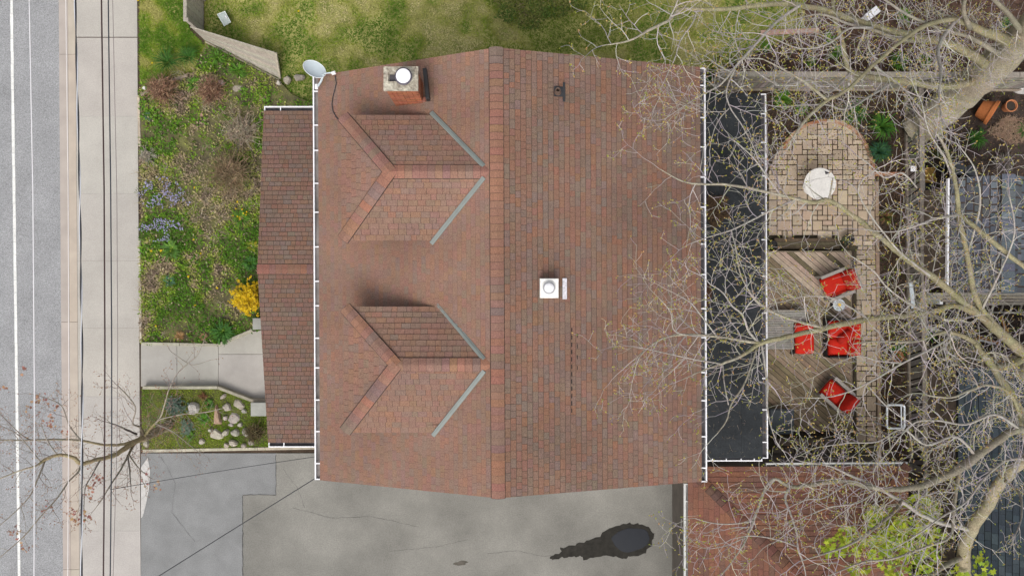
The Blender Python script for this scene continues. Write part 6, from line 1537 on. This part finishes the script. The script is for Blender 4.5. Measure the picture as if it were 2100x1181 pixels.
# --- street tree leaning over the road
RB = [(.36, .17, .12), (.42, .22, .13), (.30, .12, .10), (.45, .27, .14)]
T = Tree('street_tree', 'bare street tree at the rock garden corner with limbs over the road and russet buds', W(345, 872, 0), 15, RB, budn=2, twcol=[(.24, .2, .17), (.3, .25, .2), (.2, .16, .15)], tw_r=.72)
K = dict(dens=1.45, L=(.35, .95), lev=2)
T.limb([(350, 870, -.02, 22), (330, 879, .6, 19), (312, 888, 1.3, 17), (295, 897, 2.0, 18)], (.26, .215, .135), side=False, sides=10)
T.limb([(297, 896, 1.9, 17), (268, 912, 2.6, 15), (232, 934, 3.2, 13), (196, 943, 3.7, 11), (168, 950, 4.0, 12), (150, 938, 4.2, 10), (120, 933, 4.4, 9), (94, 941, 4.6, 9), (74, 955, 4.8, 6), (40, 965, 5, 4), (-10, 985, 5.2, 3)], (.36, .29, .17), **K)
T.limb([(295, 896, 2.0, 11), (255, 910, 2.8, 8), (215, 912, 3.2, 7), (165, 903, 3.7, 6), (120, 901, 4.1, 6), (70, 902, 4.5, 5), (30, 902, 4.8, 4), (-20, 902, 5.1, 3)], (.37, .30, .18), **K)
T.limb([(296, 894, 2.0, 9), (287, 876, 2.4, 6), (272, 868, 2.8, 5), (278, 838, 3.2, 4), (262, 812, 3.6, 3.5), (238, 788, 4, 2.5)], (.2, .16, .11), **K)
T.limb([(280, 890, 2.2, 7), (262, 882, 2.6, 6), (240, 872, 3, 4), (222, 866, 3.3, 2.5)], (.1, .08, .07), **K)
T.limb([(296, 894, 2.0, 9), (312, 874, 2.5, 7), (328, 857, 2.9, 5), (338, 828, 3.3, 4), (346, 798, 3.7, 2.5)], (.28, .23, .12), **K)
T.limb([(325, 860, 2.9, 4), (370, 850, 3.3, 3), (420, 845, 3.7, 2.5), (452, 838, 4, 2)], (.3, .25, .18), **K)
T.limb([(318, 868, 2.7, 4), (350, 882, 3.2, 3), (380, 905, 3.6, 2), (405, 925, 4, 1.5)], (.28, .23, .17), **K)
T.limb([(346, 800, 3.7, 3), (362, 768, 4, 3), (386, 745, 4.3, 3), (405, 728, 4.6, 2.5), (414, 708, 4.8, 1.8)], (.2, .16, .12), dens=.5, L=(.25, .6), lev=1)
T.limb([(386, 745, 4.3, 2.2), (370, 735, 4.5, 1.8), (352, 722, 4.7, 1.5)], (.2, .16, .12), dens=.4, L=(.2, .5), lev=1)
T.limb([(386, 745, 4.3, 2.2), (400, 748, 4.5, 1.8), (432, 738, 4.8, 1.3)], (.2, .16, .12), dens=.4, L=(.2, .5), lev=1)
T.limb([(276, 908, 2.4, 8), (262, 935, 2.9, 6), (246, 965, 3.3, 5), (228, 992, 3.7, 4), (208, 1025, 4, 3)], (.22, .18, .115), **K)
T.limb([(262, 935, 2.9, 5), (266, 965, 3.3, 4), (268, 993, 3.6, 2.5)], (.09, .07, .06), **K)
T.limb([(264, 932, 2.9, 5), (285, 960, 3.4, 3), (306, 978, 3.8, 2)], (.18, .14, .08), **K)
T.limb([(168, 950, 4, 7), (160, 968, 4.2, 5), (140, 988, 4.4, 4.5), (118, 1020, 4.7, 4), (82, 1060, 5, 3.5), (48, 1100, 5.2, 3), (0, 1142, 5.5, 2)], (.22, .175, .10), **K)
T.limb([(92, 945, 4.6, 6), (76, 985, 4.9, 4.5), (60, 1018, 5.1, 3.5), (30, 1050, 5.3, 3), (-10, 1085, 5.5, 2)], (.23, .185, .12), **K)
T.limb([(166, 903, 3.7, 4), (142, 872, 4.1, 3.5), (126, 832, 4.5, 3), (92, 815, 4.8, 2)], (.2, .165, .13), **K)
T.limb([(62, 902, 4.5, 4), (40, 888, 4.8, 3), (0, 848, 5.2, 2)], (.2, .17, .14), **K)
T.limb([(84, 948, 4.7, 4), (60, 918, 5, 3), (35, 890, 5.2, 2.5), (0, 872, 5.4, 2)], (.2, .17, .14), **K)
T.limb([(118, 933, 4.4, 4), (98, 905, 4.7, 3), (85, 870, 5, 2)], (.2, .17, .14), **K)
T.limb([(205, 943, 3.6, 5), (188, 975, 4, 3.5), (175, 1000, 4.3, 3), (172, 1040, 4.6, 2)], (.17, .14, .11), **K)
# russet leaf clusters on the tips
lm = MB()
for (px, py, n_) in ((80, 815, 16), (62, 830, 8), (115, 832, 8), (100, 860, 8), (108, 870, 8), (200, 978, 10), (180, 1015, 10), (150, 1050, 12), (165, 1065, 10), (178, 1055, 8), (30, 1095, 10), (48, 1120, 8), (98, 1040, 6), (320, 995, 5), (138, 890, 6), (10, 795, 5), (50, 760, 5), (185, 1000, 8), (300, 985, 4)):
    for _ in range(n_): maple_leaf(lm, W(px + r.gauss(0, 6), py + r.gauss(0, 6), 4.8 + r.uniform(-.2, .2)), r.uniform(.03, .055), jit(r.choice(RB), .25, r), r)
T.done(); lm.build('leaf_cluster', m_leaf, T.root)
